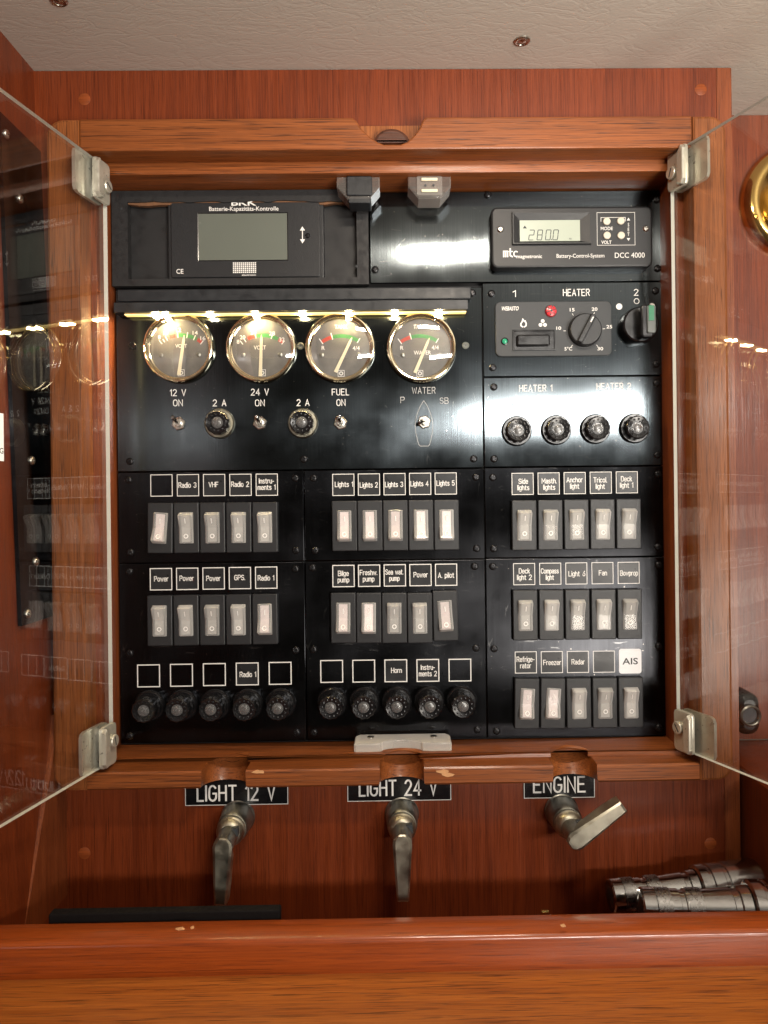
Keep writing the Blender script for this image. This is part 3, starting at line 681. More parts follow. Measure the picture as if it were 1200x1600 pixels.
mb = MB(); pts = [(o0, q1+2)]+[(o0, q1-1)]+jag((o0, q1-1.6), (o1, q1-1.6), 22, .9, True)+[(o1, q1-1), (o1, q1+2)]
mb.poly(pts, 1, 4.6); obj('torn_edge', mb, 'torn', bb, smooth=20)
obj('recess_back', MB().box(o0-1, o1+1, q0-1, q1+6, -4, -2), 'black', bb)
for x, y in ((557, 416), (190, 326)): p = P(x, y, 6); obj('nail_hole', MB().lathe([(.9, 0), (.9, .08), (0, .05)], (p.x, p.y, 6), 10), 'ink', bb)
bm_ = thing('battery_monitor', P(381, 437, -2), 'black battery monitor with a large blank grey-green display', 'battery monitor')
wm = 5.0
cu, cv, ww, hh = R4(261, 314, 506, 437, wm)
obj('case', MB().rbox(cu, cv, ww, hh, 3, -2, wm-1.5, 1.2), 'plastic', bm_)
cu, cv, ww, hh = R4(267, 316, 500, 433, wm)
obj('faceplate', MB().rbox(cu, cv, ww, hh, 2, wm-1.5, wm, .6), 'plastic', bm_)
cu, cv, ww, hh = R4(309, 332.5, 450, 407.5, wm)
mb = MB().loft([rect_ring(cu, cv, ww, hh, wm), rect_ring(cu, cv, ww, hh, wm+.35), rect_ring(cu, cv, ww-1.2, hh-1.2, wm+.1)], cap0=False, cap1=False)
lc = obj('display', MB().box(cu-ww/2+.3, cu+ww/2-.3, cv-hh/2+.3, cv+hh/2-.3, wm-.4, wm+.06), 'lcd', bm_)
obj('display_rim', mb, 'plastic_s', bm_, smooth=15)
mb = MB(); wp = wm+.05
lab(mb, ftext, 'Batterie-Kapazitäts-Kontrolle', 381, 326, wp, 6.3, width=108, bold=.008)
lab(mb, ftext, 'BKK', 381, 316.5, wp, 9, width=39, bold=.02)
lab(mb, ftext, 'CE', 281, 424, wp, 7, width=11); lab(mb, ftext, 'electronic', 389, 429.5, wp, 2.6, width=22)
p = P(472.6, 367, wp); mb.ribbon([(p.x, p.y-4.5), (p.x, p.y+4.5)], .7, wp)
for s in (1, -1): mb.add([(p.x-2, p.y+s*3.4, wp+.02), (p.x+2, p.y+s*3.4, wp+.02), (p.x, p.y+s*6.6, wp+.02)], [(0, 1, 2)])
# dot grid emblem
cu, cv, ww, hh = R4(364, 409, 401, 426.5, wp)
random.seed(5)
for i in range(12):
    for j in range(6):
        mb.box(cu-ww/2+ww*i/12, cu-ww/2+ww*(i+.72)/12, cv-hh/2+hh*j/6, cv-hh/2+hh*(j+.72)/6, wp-.02, wp)
obj('lettering', mb, 'white', bm_)
p = P(481, 368.5, wm); obj('button', MB().lathe([(1.9, 0), (1.9, .8), (1.4, 1.2), (0, 1.3)], (p.x, p.y, wm), 16), 'plastic_s', bm_)

# --- gauge panel
Yg = P(460, 451).y
gp = plate('gauge_panel', 0, 0, 0, 0, 'wide brushed black panel with four round gauges, toggle switches and two fuses', 'gauge panel', 'metal', uv=(X0, Yc+g, X2-g, Yg))
put_screws(gp, [(203, 721), (475, 717.5), (740, 717), (738, 458)])
rivet = mesh_of('rivet', MB().lathe([(3.1, 0), (3.1, .5), (2.7, .9), (1.3, .9), (1.1, .3), (0, .3)], n=20), 'steel' if False else 'screwblk')
rv2 = mesh_of('rivet', MB().lathe([(2.9, 0), (2.9, .5), (2.5, .9), (1.1, .9), (.9, .3), (0, .3)], n=20), 'silver')
inst('rivet', rivet, gp, P(207, 541)); inst('rivet', rv2, gp, P(469.5, 541)); inst('rivet', rv2, gp, P(727.5, 540))
mb = MB()
for s, x, y, wd_ in (('12 V', 278, 613.5, 24), ('ON', 278, 629.5, 14), ('2 A', 343, 629.5, 20), ('24 V', 406, 612.5, 27), ('ON', 406, 629.5, 14), ('2 A', 473.5, 629, 19), ('FUEL', 532, 612.5, 26), ('ON', 532.7, 629, 13)):
    lab(mb, stext, s, x, y, .05, 9.5, t=.62, width=wd_)
obj('lettering', mb, 'white', gp)
mb = MB()
lab(mb, stext, 'WATER', 662, 610, .05, 9.5, t=.5, width=36); lab(mb, stext, 'P', 629, 625, .05, 9, t=.5, width=6); lab(mb, stext, 'SB', 694, 626, .05, 9, t=.5, width=13)
c = P(662.5, 660, .05); q = .5
half = [(0, 17), (2.6, 13), (5, 7.5), (6.5, 2), (6.9, -2), (6.5, -8), (5.2, -14), (4.2, -17.4), (3.2, -18.5)]
out = half+[(-x, y) for x, y in reversed(half[1:])]
mb.ribbon([(c.x+x, c.y+y) for x, y in out], .38, .05, closed=True)
obj('lettering', mb, 'worn', gp, label='worn grey lettering WATER with a boat outline')

def arcband(mb, c, r0, r1, a0, a1, w, mi, n=8):
    vs = [(c[0]+r*math.cos(R(a0+(a1-a0)*i/n)), c[1]+r*math.sin(R(a0+(a1-a0)*i/n)), w) for r in (r0, r1) for i in range(n+1)]
    mb.add(vs, [(i, i+1, n+2+i, n+1+i) for i in range(n)], mi)
def gauge(cx, cy, tip, piv, texts, bands, ticks, label, arcc):
    c = P(cx, cy, 4); r = 27.2
    body = MB().lathe([(r, -1), (r+.1, 1.0), (r, 4.6), (r-.7, 6.0), (r-1.5, 6.2), (r-2.1, 5.4), (r-2.4, 3.6), (r-3.3, 3.4), (r-3.6, 2.0), (r-4.4, 1.6), (r-4.6, -1.0)], (c.x, c.y, 0), 64)
    # open lathe: drop the two caps
    body.f = body.f[:-2]; body.m = body.m[:-2]
    gg = obj('gauge', body, 'bezel', gp, at=(c.x, c.y, 0), label=label, smooth=25)
    wd0 = .35
    obj('dial', MB().lathe([(r-4.5, 0), (r-4.5, .3), (0, .3)], (c.x, c.y, 0), 48), 'dial', gg)
    pc = P(arcc[0], arcc[1], wd0)
    mb = MB()
    for a0, a1, col in bands: arcband(mb, pc, 24.6, 27.4, a0, a1, wd0+.05, {'red': 1, 'green': 2}[col])
    for a, l in ticks: mb.ribbon([(pc.x+rr*math.cos(R(a)), pc.y+rr*math.sin(R(a))) for rr in (24.4, 24.6+l)], .7, wd0+.12, mi=0)
    for s, x, y, h, wdt in texts: lab(mb, ftext, s, x, y, wd0+.07, h, width=wdt, bold=.01)
    e = P(arcc[0], arcc[1]+6.5, wd0); mb.ribbon([(e.x-2.4, e.y-2.4), (e.x+2.4, e.y-2.4), (e.x+2.4, e.y+2.4), (e.x-2.4, e.y+2.4)], .35, wd0+.06, closed=True)
    mb.ribbon([(e.x+1.3*math.cos(k*.785), e.y+1.3*math.sin(k*.785)) for k in range(8)], .6, wd0+.06, closed=True)
    obj('scale', mb, ['white', 'red', 'green'], gg)
    a, b = P(*piv, 1.6), P(*tip, 1.6); d = (b-a).normalized(); n = Vector((-d.y, d.x, 0))
    m = MB(); m.loft([[tuple(a-d*2+n*1.35+Vector((0, 0, z))), tuple(a-d*2-n*1.35+Vector((0, 0, z))), tuple(b-d*4-n*.95+Vector((0, 0, z))), tuple(b-n*.25+Vector((0, 0, z))), tuple(b+n*.25+Vector((0, 0, z))), tuple(b-d*4+n*.95+Vector((0, 0, z)))] for z in (0, .5)])
    obj('needle', m, 'cream', gg)
    for sx in (-1, 1):
        q = c+Vector((sx*14.5, -5, 0)); obj('dial_screw', MB().lathe([(1.7, .3), (1.7, .9), (1.2, 1.2), (0, 1.2)], (q.x, q.y, 0), 14), 'olddark', gg)
    gl = MB().lathe([(r-2.6, 3.7), (r-2.6, 4.0), (r-6, 4.7), (12, 5.6), (6, 5.85), (0, 5.9), (0, 4.9), (6, 4.85), (12, 4.6), (r-6, 3.9)], (c.x, c.y, 0), 48)
    gl = MB(); rr = [r-2.6, r-5, 18, 12, 6, 0]; zt = [4.0, 4.5, 5.2, 5.8, 6.1, 6.2]
    gl.lathe([(a_, z_) for a_, z_ in zip(rr, zt)]+[(a_, z_-.9) for a_, z_ in zip(reversed(rr), reversed(zt))]+[(rr[0], zt[0])], (c.x, c.y, 0), 48)
    gl.f = gl.f[:-2]; gl.m = gl.m[:-2]
    obj('glass', gl, 'gglass', gg, smooth=60)
gauge(278.7, 543, (288, 524), (280, 582), [('8', 249, 527, 6, 4), ('10', 259, 520.5, 6, 7), ('12', 279, 515.5, 6, 7.5), ('14', 305, 520, 6, 8), ('16', 317, 528.5, 6, 8), ('VOLT', 283, 540.5, 5.5, 18)],
      [(99, 109, 'red'), (62, 95, 'green'), (52, 60, 'red')], [(127, 3), (121, 2), (115, 3.5), (95, 4.5), (79, 4), (66, 3.5), (51, 3)], 'left voltmeter gauge marked 8 to 16 with the needle just past 12', (283, 576))
gauge(407.7, 543, (408.5, 523), (407, 584), [('8', 372, 534, 6, 4), ('20', 379, 527, 6, 8.5), ('24', 396, 519.5, 6, 9), ('28', 425, 521, 6, 9), ('32', 440.5, 530.5, 6, 8.5), ('VOLT', 406, 543, 6, 19)],
      [(103, 115, 'red'), (62, 101, 'green'), (52, 60, 'red')], [(128, 3), (121, 3), (101, 4), (73, 3.5), (51, 3)], 'voltmeter gauge marked 20 to 32 with an upright needle', (410, 576))
gauge(531.3, 543, (550, 527.5), (526, 578), [('TANK', 533, 510.5, 6, 20), ('R', 505, 543.5, 6, 5), ('4/4', 556.5, 544, 6.5, 11)],
      [(106, 124, 'red'), (58, 105, 'green')], [(125, 4.5), (105, 4.5), (58, 3.5)], 'fuel tank gauge above the word FUEL', (533, 577))
gauge(658.4, 543, (671, 528), (650, 579), [('TANK', 656, 510.5, 6, 20), ('R', 628, 543.5, 6, 5), ('4/4', 680, 543, 6.5, 11), ('WATER', 660, 551, 6, 27)],
      [(106, 124, 'red'), (58, 105, 'green')], [(125, 4.5), (105, 4.5), (58, 3.5)], 'rightmost gauge, a tank gauge with WATER on its dial', (656, 577))

# toggles
nut = MB(); hexr = lambda r, w: [(r*math.cos(R(60*k+15)), r*math.sin(R(60*k+15)), w) for k in range(6)]
nut.loft([hexr(5.4, 0), hexr(5.4, 1.6), hexr(4.7, 2.1)]); nut.lathe([(3.1, 2.0), (3.1, 3.6), (2.3, 3.8), (2.0, 3.0), (0, 3.0)], n=20)
nut_me = mesh_of('toggle_switch', nut, 'steel', 25)
def toggle(x, y, du, dv, label):
    t = inst('toggle_switch', nut_me, gp, P(x, y), label=label); c = ABS[t.name]
    b = Vector((du, dv, 9.5)); m = MB().tube([(0, 0, 2.6), tuple(b*.5+Vector((0, 0, 1.2))), tuple(b*.85+Vector((0, 0, .6))), tuple(b), tuple(b*1.08)], [1.0, 1.3, 1.75, 1.6, .3], 12)
    obj('lever', MB_shift(m, c), 'chrome', t)
def MB_shift(m, c):
    for i in range(len(m.v)): m.v[i] = tuple(Vector(m.v[i])+Vector(c))
    return m
toggle(279.5, 662, -2.2, 4.2, 'toggle switch below the 12 V gauge'); toggle(406.5, 661, -1.2, 4.2, 'toggle switch below the 24 V gauge')
toggle(532.5, 661, -1.0, 4.2, 'toggle switch below the word FUEL'); toggle(663, 659.5, -4.2, -.8, 'toggle switch in the middle of the boat outline')

# fuse holders
def fuse_parts(hc, rf=12.0, rc=9.4, ring_mat='olddark', name='a'):
    fl = MB().lathe([(rf, 0), (rf, 1.6), (rf-.8, 3.0), (rc+1.2, 3.6), (rc+.6, 3.6), (rc+.4, hc*.45)], n=40)
    cap = MB(); n = 48
    def gr(r, w, k): return [((r+(k if i % 4 < 2 else 0))*math.cos(2*math.pi*i/n), (r+(k if i % 4 < 2 else 0))*math.sin(2*math.pi*i/n), w) for i in range(n)]
    cap.loft([gr(rc-.3, 2.6, 0), gr(rc-.3, hc*.45, 0), gr(rc-.5, hc*.5, .5), gr(rc-.9, hc-.9, .5), gr(rc-1.6, hc, .2), gr(rc-2.0, hc-.1, 0), gr(4.9, hc-.5, 0), gr(4.7, hc-2, 0)])
    for k in range(12):
        a = 2*math.pi*k/12; c = (6.4*math.cos(a), 6.4*math.sin(a), hc-.45)
        st = len(cap.v); cap.lathe([(.95, 0), (.8, .7), (0, .95)], c, 6)
    ln = MB(); rr = [4.5, 4.2, 3.2, 1.8, 0]; zz = [hc-1.6, hc-.2, hc+.7, hc+1.1, hc+1.2]
    ln.lathe(list(zip(rr, zz)), n=24); ln.f = ln.f[:]
    co = MB().lathe([(3.0, hc-2), (3.0, hc-1.0), (1.4, hc-.6), (0, hc-.6)], n=16)
    return (mesh_of('fuse_holder', fl, ring_mat, 30), mesh_of('cap', cap, 'plastic_s', 25), mesh_of('lens', ln, 'lens', 60), mesh_of('contact', co, 'lenscore', 30))
fz_short = fuse_parts(10.5, 11.8, 9.6, 'oldbrass'); fz_blk = fuse_parts(10.5, 11.8, 9.6, 'plastic_s'); fz_long = fuse_parts(17, 12.2, 9.6, 'plastic_s')
def fuse(parent, x, y, kit, w=0.0, label=None):
    c = P(x, y, w); h = inst('fuse_holder', kit[0], parent, c, label=label)
    inst('cap', kit[1], h, c, rot=random.uniform(0, .5)); inst('lens', kit[2], h, c); inst('contact', kit[3], h, c)
fuse(gp, 343.5, 662, fz_short, label='brass rimmed fuse holder left of the 24 V toggle switch'); fuse(gp, 473.5, 661.5, fz_short, label='brass rimmed fuse holder left of the FUEL toggle switch')

# --- heater control panel
hp = plate('heater_panel', 0, 0, 0, 0, 'brushed black panel with heater thermostat and dark rotary knob', 'heater panel', 'metal', uv=(X2+g, Yb+g, X3, Ya-g))
put_screws(hp, [(768, 459), (1024, 454.5), (770, 574.5), (1025, 569)])
mb = MB()
lab(mb, stext, '1', 803.5, 459, .05, 9.5, t=.6, width=4); lab(mb, stext, 'HEATER', 900.5, 457, .05, 10, t=.62, width=41); lab(mb, stext, '2', 994, 456.7, .05, 9.5, t=.6, width=6)
c = P(994.7, 470.5, .05); mb.ribbon([(c.x+2*math.cos(k*.393), c.y+2*math.sin(k*.393)) for k in range(16)], .5, .05, closed=True)
for x, y in ((967.5, 479), (1018.7, 478.5)):
    c = P(x, y, .05); mb.add([(c.x+2.5*math.cos(k*.393), c.y+2.5*math.sin(k*.393), .05) for k in range(16)], [tuple(range(16))])
obj('lettering', mb, 'white', hp)
wh = 2.2
cu, cv, ww, hh = R4(774, 470.5, 956, 556.5, wh)
tp = obj('thermostat_plate', MB().rbox(cu, cv, ww, hh, 4.5, 0, wh, .7, seg=6), 'grey_plastic', hp)
mb = MB()
lab(mb, ftext, 'WEBASTO', 797, 482, wh+.05, 6, width=27, bold=.02, slant=.2)
for s, x, y, wdt in (('5°C', 888, 545, 12), ('10', 873, 512.7, 7.5), ('15', 894, 484, 7.5), ('20', 929, 483, 9), ('25', 952, 510.5, 9), ('30', 938, 544.7, 9)): lab(mb, ftext, s, x, y, wh+.05, 5, width=wdt)
kc = P(913, 516.7, wh)
for a in (125, 180, 230, 60, 5, -50):
    mb.ribbon([(kc.x+r*math.cos(R(a)), kc.y+r*math.sin(R(a))) for r in (14.6, 16.2)], .4, wh+.05)
c = P(818, 505, wh)     # flame
mb.ribbon([(c.x+x, c.y+y) for x, y in ((-.6, -2.9), (-2.0, -2.0), (-2.1, -.4), (-1.0, 1.2), (-.5, 3.0), (.7, 1.4), (1.3, 1.7), (2.1, -.3), (1.9, -2.0), (.6, -2.9))], 1.0, wh+.05, closed=False)
c = P(848, 505, wh)     # fan
for a in (90, 210, 330):
    mb.add([(c.x+2.0*math.cos(R(a))+1.5*math.cos(k*.63), c.y-.3+2.0*math.sin(R(a))+1.5*math.sin(k*.63), wh+.05+a*1e-5) for k in range(10)], [tuple(range(10))])
obj('lettering', mb, 'white', tp)
c = P(860.5, 486.5, wh); m = MB().lathe([(4.5, 0), (4.5, 1.2), (3.9, 2.2), (1.6, 2.8), (0, 2.9)], (c.x, c.y, wh), 24)
rk = obj('indicator_lens', m, 'redknob', tp, label='round red lens with dark rays')
m = MB()
for k in range(6): a = math.pi*k/3+.3; m.ribbon([(c.x+r*math.cos(a), c.y+r*math.sin(a)) for r in (1.4, 3.8)], .5, wh+2.95, mi=0)
m.lathe([(.9, 2.9), (.9, 3.1), (0, 3.1)], (c.x, c.y, wh), 10)
obj('rays', m, 'ink', rk)
c = P(788.5, 533.5, wh); m = MB().lathe([(2.9, 0), (2.9, .8), (2.3, 1.0), (2.2, .3)], (c.x, c.y, wh), 20); pl = obj('pilot_light', m, 'plastic_s', tp, label='small green pilot light')
obj('lens', MB().lathe([(2.1, .1), (2.0, .8), (1.2, 1.3), (0, 1.5)], (c.x, c.y, wh), 16), 'greenled', pl)
cu, cv, ww, hh = R4(801, 515, 868, 547, wh+1)
m = MB().loft([rect_ring(cu, cv, ww, hh, wh), rect_ring(cu, cv, ww, hh, wh+1.2), rect_ring(cu, cv, ww-1.6, hh-1.6, wh+1.2), rect_ring(cu, cv, ww-2.4, hh-2.4, wh+.3)], cap0=False)
sb = obj('rocker_housing', m, 'plastic_s', tp, smooth=20)
cu, cv, ww, hh = R4(807.5, 522.5, 859.5, 540.5, wh+3)
m = MB().rbox(cu, cv, ww, hh, 1.6, wh+.2, wh+3.6, 1.3); obj('rocker', m, 'plastic_s', sb)
m = MB().lathe([(14.2, 0), (14.2, .5), (13.2, .5), (13.0, .2), (12.8, .2), (12.4, 5), (11.6, 5.8), (0, 5.8)], tuple(kc), 48); dl = obj('dial_knob', m, 'plastic', tp, smooth=25)
m = MB().rbox(0, 0, 4.0, 24.0, .8, 5.8, 9.6, .8)
m.xf(Matrix.Rotation(R(-28), 3, 'Z')); MB_shift(m, (kc.x, kc.y, wh)); obj('pointer', m, 'plastic', dl)
m = MB().rbox(.2, 7.5, 1.0, 4.5, .2, 9.6, 9.68, 0); m.xf(Matrix.Rotation(R(-28), 3, 'Z')); MB_shift(m, (kc.x, kc.y, wh)); obj('pointer_mark', m, 'white', dl)
# rotary knob
c = P(996, 511, 0)
m = MB().lathe([(14.4, 0), (14.4, 6), (13.8, 9), (12.8, 10), (0, 10)], (c.x, c.y, 0), 48); kb = obj('rotary_knob', m, 'plastic_s', hp, smooth=30, label='dark rotary knob with grey pointer and green insert')
m = MB().rbox(1.2, 0, 9.6, 25.0, 2.4, 10, 21, 1.4); MB_shift(m, (c.x, c.y, 0)); m.xf(Matrix.Identity(3)); obj('grip', m, 'plastic_s', kb)
m = MB().rbox(3.8, 1.0, 6.6, 21, 1.5, 21, 22.2, .5); MB_shift(m, (c.x, c.y, 0)); pt_ = obj('pointer', m, 'silver', kb)
m = MB().rbox(3.6, 5.6, 4.0, 11.5, .5, 22.2, 22.7, .2)
for k in range(9): m.box(1.8, 5.4, .6+k*1.2, 1.0+k*1.2, 22.7, 22.95)
MB_shift(m, (c.x, c.y, 0)); obj('insert', m, 'greenins', kb)

# --- heater fuse panel
hf_ = plate('fuse_panel', 0, 0, 0, 0, 'brushed black panel with four fuse holders marked HEATER 1 and HEATER 2', 'fuse panel', 'metal', uv=(X2+g, P(900, 729).y+g, X3, Yb-g))
put_screws(hf_, [(771.5, 604.7), (1026, 599), (772, 717), (1026.7, 711)])
mb = MB(); lab(mb, stext, 'HEATER 1', 837, 606.5, .05, 9.5, t=.55, width=51); lab(mb, stext, 'HEATER 2', 959, 603.5, .05, 9.5, t=.6, width=53); obj('lettering', mb, 'white', hf_)
mb = MB()
for s, x, wdt in (('16 A', 807, 23), ('5 A', 868.5, 20), ('5 A', 929, 21), ('16 A', 991, 24)): lab(mb, stext, s, x, 632-(x-807)*.012, .05, 9, t=.5, width=wdt)
obj('lettering', mb, 'worn', hf_, label='worn grey ampere figures')
for x, y in ((807, 673.5), (868.5, 672), (929.5, 670.5), (990.5, 669.5)): fuse(hf_, x, y, fz_blk)

# ------------------------------------------------------------------ switch panels
def rocker_kit(on):
    hs = MB().rbox(0, 0, 19.3, 39, .8, 0, 4.2, .7)          # bezel block
    s = -1 if on else 1
    hw = 5.5
    prof = [(12.0, 3.4), (12.0, 5.2), (9.8, 9.6), (.4, 5.6), (-.4, 5.5), (-11.6, 5.6), (-12, 5.2), (-12, 3.4)]
    prof = [(y*s, w) for y, w in prof]
    sh = MB().loft([[(x, y*(1-.02*e), max(3.4, w-e)) for y, w in prof] for x, e in ((-hw, 1.0), (-hw+1.0, 0), (hw-1.0, 0), (hw, 1.0))])
    ip = [(11.0, 3.6), (11.0, 4.8), (9.0, 8.4), (.4, 4.9), (-.4, 4.8), (-10.8, 4.9), (-10.8, 3.6)]
    co = MB().loft([[(x, y*s, w) for y, w in ip] for x in (-3.3, 3.3)])
    mk = MB()
    # marks sit on the shell faces: I on the upper half, O on the lower
    def wz(y):
        y_ = y*s
        return (5.6+(y_-.4)/9.4*4.0 if y_ > .4 else 5.55)+.07
    mk.add([(-.42, 3.4, wz(3.4)), (.42, 3.4, wz(3.4)), (.42, 7.4, wz(7.4)), (-.42, 7.4, wz(7.4))], [(0, 1, 2, 3)])
    n = 16; vs = []
    for r in (1.0, 1.9):
        for k in range(n): y = -6.4+r*math.sin(2*math.pi*k/n); vs.append((r*math.cos(2*math.pi*k/n), y, wz(y)))
    mk.add(vs, [(k, (k+1) % n, n+(k+1) % n, n+k) for k in range(n)])
    return (mesh_of('rocker_switch', hs, 'plastic', 30), mesh_of('rocker', sh, 'rock', 20), mesh_of('core', co, 'core_on' if on else 'core_off', 20), mesh_of('mark', mk, 'white'))
for nm_ in ('core_off', 'core_on', 'rock'):
    m_ = MAT[nm_]; N_, L_ = m_.node_tree.nodes, m_.node_tree.links; b_ = N_['Principled BSDF']
    oi = N_.new('ShaderNodeObjectInfo'); hv = N_.new('ShaderNodeHueSaturation'); mr_ = N_.new('ShaderNodeMapRange')
    mr_.inputs['To Min'].default_value = .80; mr_.inputs['To Max'].default_value = 1.15; L_.new(oi.outputs['Random'], mr_.inputs['Value']); L_.new(mr_.outputs['Result'], hv.inputs['Value'])
    src = b_.inputs['Base Color']
    if src.is_linked: L_.new(src.links[0].from_socket, hv.inputs['Color'])
    else: hv.inputs['Color'].default_value = src.default_value
    L_.new(hv.outputs['Color'], src)
KIT = {True: rocker_kit(True), False: rocker_kit(False)}
tag_me = {}
def tag_mesh(size, t, film):
    k = (size, t, film)
    if k not in tag_me:
        m = MB(); h = size/2
        m.ribbon([(-h, -h), (h, -h), (h, h), (-h, h)], t, .05, closed=True, mi=0)
        if film: m.rbox(0, 0, size-1.2, size-1.2, .2, 0, .14, .03, mi=1, seg=1)
        tag_me[k] = mesh_of('name_tag', m, ['white', 'tag'])
    return tag_me[k]
def tag_(parent, x, y, text, size=16.6, t=.55, film=True, label=None, cap=7.4):
    c = P(x, y, 0); o = inst('name_tag', tag_mesh(size, t, film), parent, c, label=label)
    if text:
        jx, jy = random.uniform(-.5, .5), random.uniform(-.5, .5)
        m = MB(); stag(m, text, (c.x+jx, c.y+jy, .2), cap*.5, 13.6); obj('lettering', m, 'white', o)
def switch(parent, x, y0, y1, on, label=None, tilt=0.0):
    c = P(x, (y0+y1)/2, 2.5); c = Vector((c.x, c.y, 0)); k = KIT[on]
    rj = R(tilt+random.uniform(-.5, .5))
    h = inst('rocker_switch', k[0], parent, c, label=label, rot=rj*.3)
    for nm, me in (('rocker', k[1]), ('core', k[2]), ('mark', k[3])): inst(nm, me, h, c, rot=rj)
def swpanel(uv, label, rows, screws, name='switch_panel'):
    p = plate(name, 0, 0, 0, 0, label, 'switch panel', 'metal_dim', uv=uv)
    put_screws(p, screws)
    return p
PK = 'switch turned on, glowing pale pink'
# upper left
p1 = swpanel((X0, Yd+g, X1-g, Yc-g), 'upper left switch panel, tags from blank and Radio 3 to Instruments 1', None, [(201, 749.7), (461.6, 747), (203.8, 863), (462.4, 860)])
for i, (tx, t) in enumerate(zip((252.3, 293.7, 334.7, 375.8, 416.9), (None, 'Radio 3', 'VHF', 'Radio 2', 'Instru-|ments 1'))):
    tag_(p1, tx, 758.5-i*.3, t, film=t is not None); switch(p1, 251+i*40.9, 786-i*.3, 864-i*.3, i == 0, PK if i == 0 else None, tilt=3 if i == 0 else 0)
# upper middle
p2 = swpanel((X1+g, Yd+g, X2-g, Yc-g), 'upper middle switch panel with tags Lights 1 to Lights 5', None, [(490, 747), (743.7, 745.5), (492.5, 860), (744.5, 857)])
for i in range(5):
    tag_(p2, 536.5+i*40, 757.5-i*.5, 'Lights %d' % (i+1)); switch(p2, 538.4+i*39.8, 782.5-i*.4, 861-i*.4, True)
# upper right
p3 = swpanel((X2+g, P(900, 871).y+g, X3, P(900, 729).y-g), 'upper right switch panel, tags Side lights to Deck light 1', None, [(770, 746), (1027.7, 741), (771.4, 857.4), (1028, 855)])
for i, t in enumerate(('Side|lights', 'Masth.|lights', 'Anchor|light', 'Tricol.|light', 'Deck|light 1')):
    tag_(p3, 816.6+i*40.7, 756-i*.6, t); switch(p3, 818.8+i*40.7, 782.5-i*.6, 859-i*.6, False)
# lower left
p4 = swpanel((X0, Ye, X1-g, Yd-g), 'lower left panel, three Power tags, GPS and Radio 1, fuses below', None, [(202, 893), (461.6, 889), (202.7, 1021), (462.4, 1016), (203, 1150), (463.6, 1144.7)])
for i, t in enumerate(('Power', 'Power', 'Power', 'GPS.', 'Radio 1')):
    tag_(p4, 251.6+i*41.1, 905-i*.6, t, t=.7); switch(p4, 250.5+i*41, 930.5-i*.6, 1008.5-i*.6, i == 4, PK if i == 4 else None)
for i, t in enumerate((None, None, None, 'Radio 1', None)):
    tag_(p4, 232.2+i*51.4, 1056-i*1.0, t, t=.8, size=17, film=t is not None); fuse(p4, 234.5+i*51, 1102-i*.8, fz_long)
# lower middle
p5 = swpanel((X1+g, Ye, X2-g, Yd-g), 'lower middle panel, tags Bilge pump to A. pilot, Horn fuse below', None, [(488, 887), (741.5, 885), (490, 1015), (743.7, 1012.5), (490.5, 1144.5), (745.7, 1140)])
for i, (t, on) in enumerate((('Bilge|pump', 1), ('Freshw.|pump', 1), ('Sea wat.|pump', 0), ('Power', 0), ('A. pilot', 1))):
    tag_(p5, 536.7+i*40.1, 900-i*.5, t, t=.7); switch(p5, 536.6+i*39.8, 926-(3 if i == 4 else 0), 1004.5-(4 if i == 4 else 0), bool(on), tilt=-3 if i == 4 else 0)
for i, t in enumerate((None, None, 'Horn', 'Instru-|ments 2', None)):
    tag_(p5, 518.3+i*50.1, 1049-i*.5, t, t=.8, size=17, film=t is not None); fuse(p5, 519+i*50.5, 1097.5-i*.5, fz_long)
# lower right
p6 = swpanel((X2+g, Ye, X3, P(900, 871).y-g), 'lower right panel with two rows of switches and a white AIS sticker', None, [(770, 885), (1029, 883), (772, 1013.7), (1029, 1010), (775.8, 1142), (1029, 1137)])
for i, t in enumerate(('Deck|light 2', 'Compass|light', 'Light 6', 'Fan', 'Bowprop')):
    tag_(p6, 819+i*40.8, 897-i*.5, t); switch(p6, 820.4+i*40.7, 922-i*.5, 1000-i*.5, False)
for i, (t, on) in enumerate((('Refrige-|rator', 1), ('Freezer', 1), ('Radar', 0), (None, 0), (None, 0))):
    if i < 4: tag_(p6, 821.6+i*40.7, 1035-i*.4, t, label='tag with its lettering rubbed off' if i == 3 else None)
    switch(p6, 823+i*40.5, 1060-i*.5, 1138-i*.5, bool(on), tilt=3 if on else 0)
c = P(984.6, 1033, 0); st = obj('sticker', MB().rbox(c.x, c.y, 17.6, 19.4, 2, 0, .25, .05), 'sticker', p6, at=c, label='white sticker with dark letters AIS')
m = MB(); ftext(m, 'AIS', (c.x-.1, c.y, .3), 4.8, width=12.2, bold=.015); obj('lettering', m, 'ink', st)

# ------------------------------------------------------------------ light strip over the gauges
ls = thing('light_strip', P(455, 487, 0), 'strip of small warm lamps in black tape, glowing above the gauges', 'light strip')
a, b = P(183, 460, 6), P(736, 457, 6); v0, v1 = P(460, 469, 6).y, P(460, 450, 6).y
m = MB().rbox((a.x+b.x)/2, (v0+v1)/2, b.x-a.x, v1-v0, .4, .2, 6, .8); obj('upper_tape', m, 'tape', ls)
a, b = P(178, 478, 11), P(731, 478, 11); v0, v1 = P(460, 487, 11).y, P(460, 469, 11).y
m = MB(); n = 24; rs = []
for i in range(n+1):
    u = a.x+(b.x-a.x)*i/n; d = random.uniform(-.35, .35)
    rs.append([(u, v0+.3, .4), (u, v0, 8+d), (u, v0+.8, 11+d), (u, v1-1+d*.4, 11.2+d), (u, v1+d*.4, 9), (u, v1, .4)])
m.loft(rs); obj('tape_cover', m, 'tape', ls, smooth=60)
a, b = P(196, 489, 7), P(728, 489, 7)
vz = v0-.1
obj('led_tape', MB().box(a.x, b.x, vz-.9, vz, 3.0, 9.0), 'ledstrip', ls)
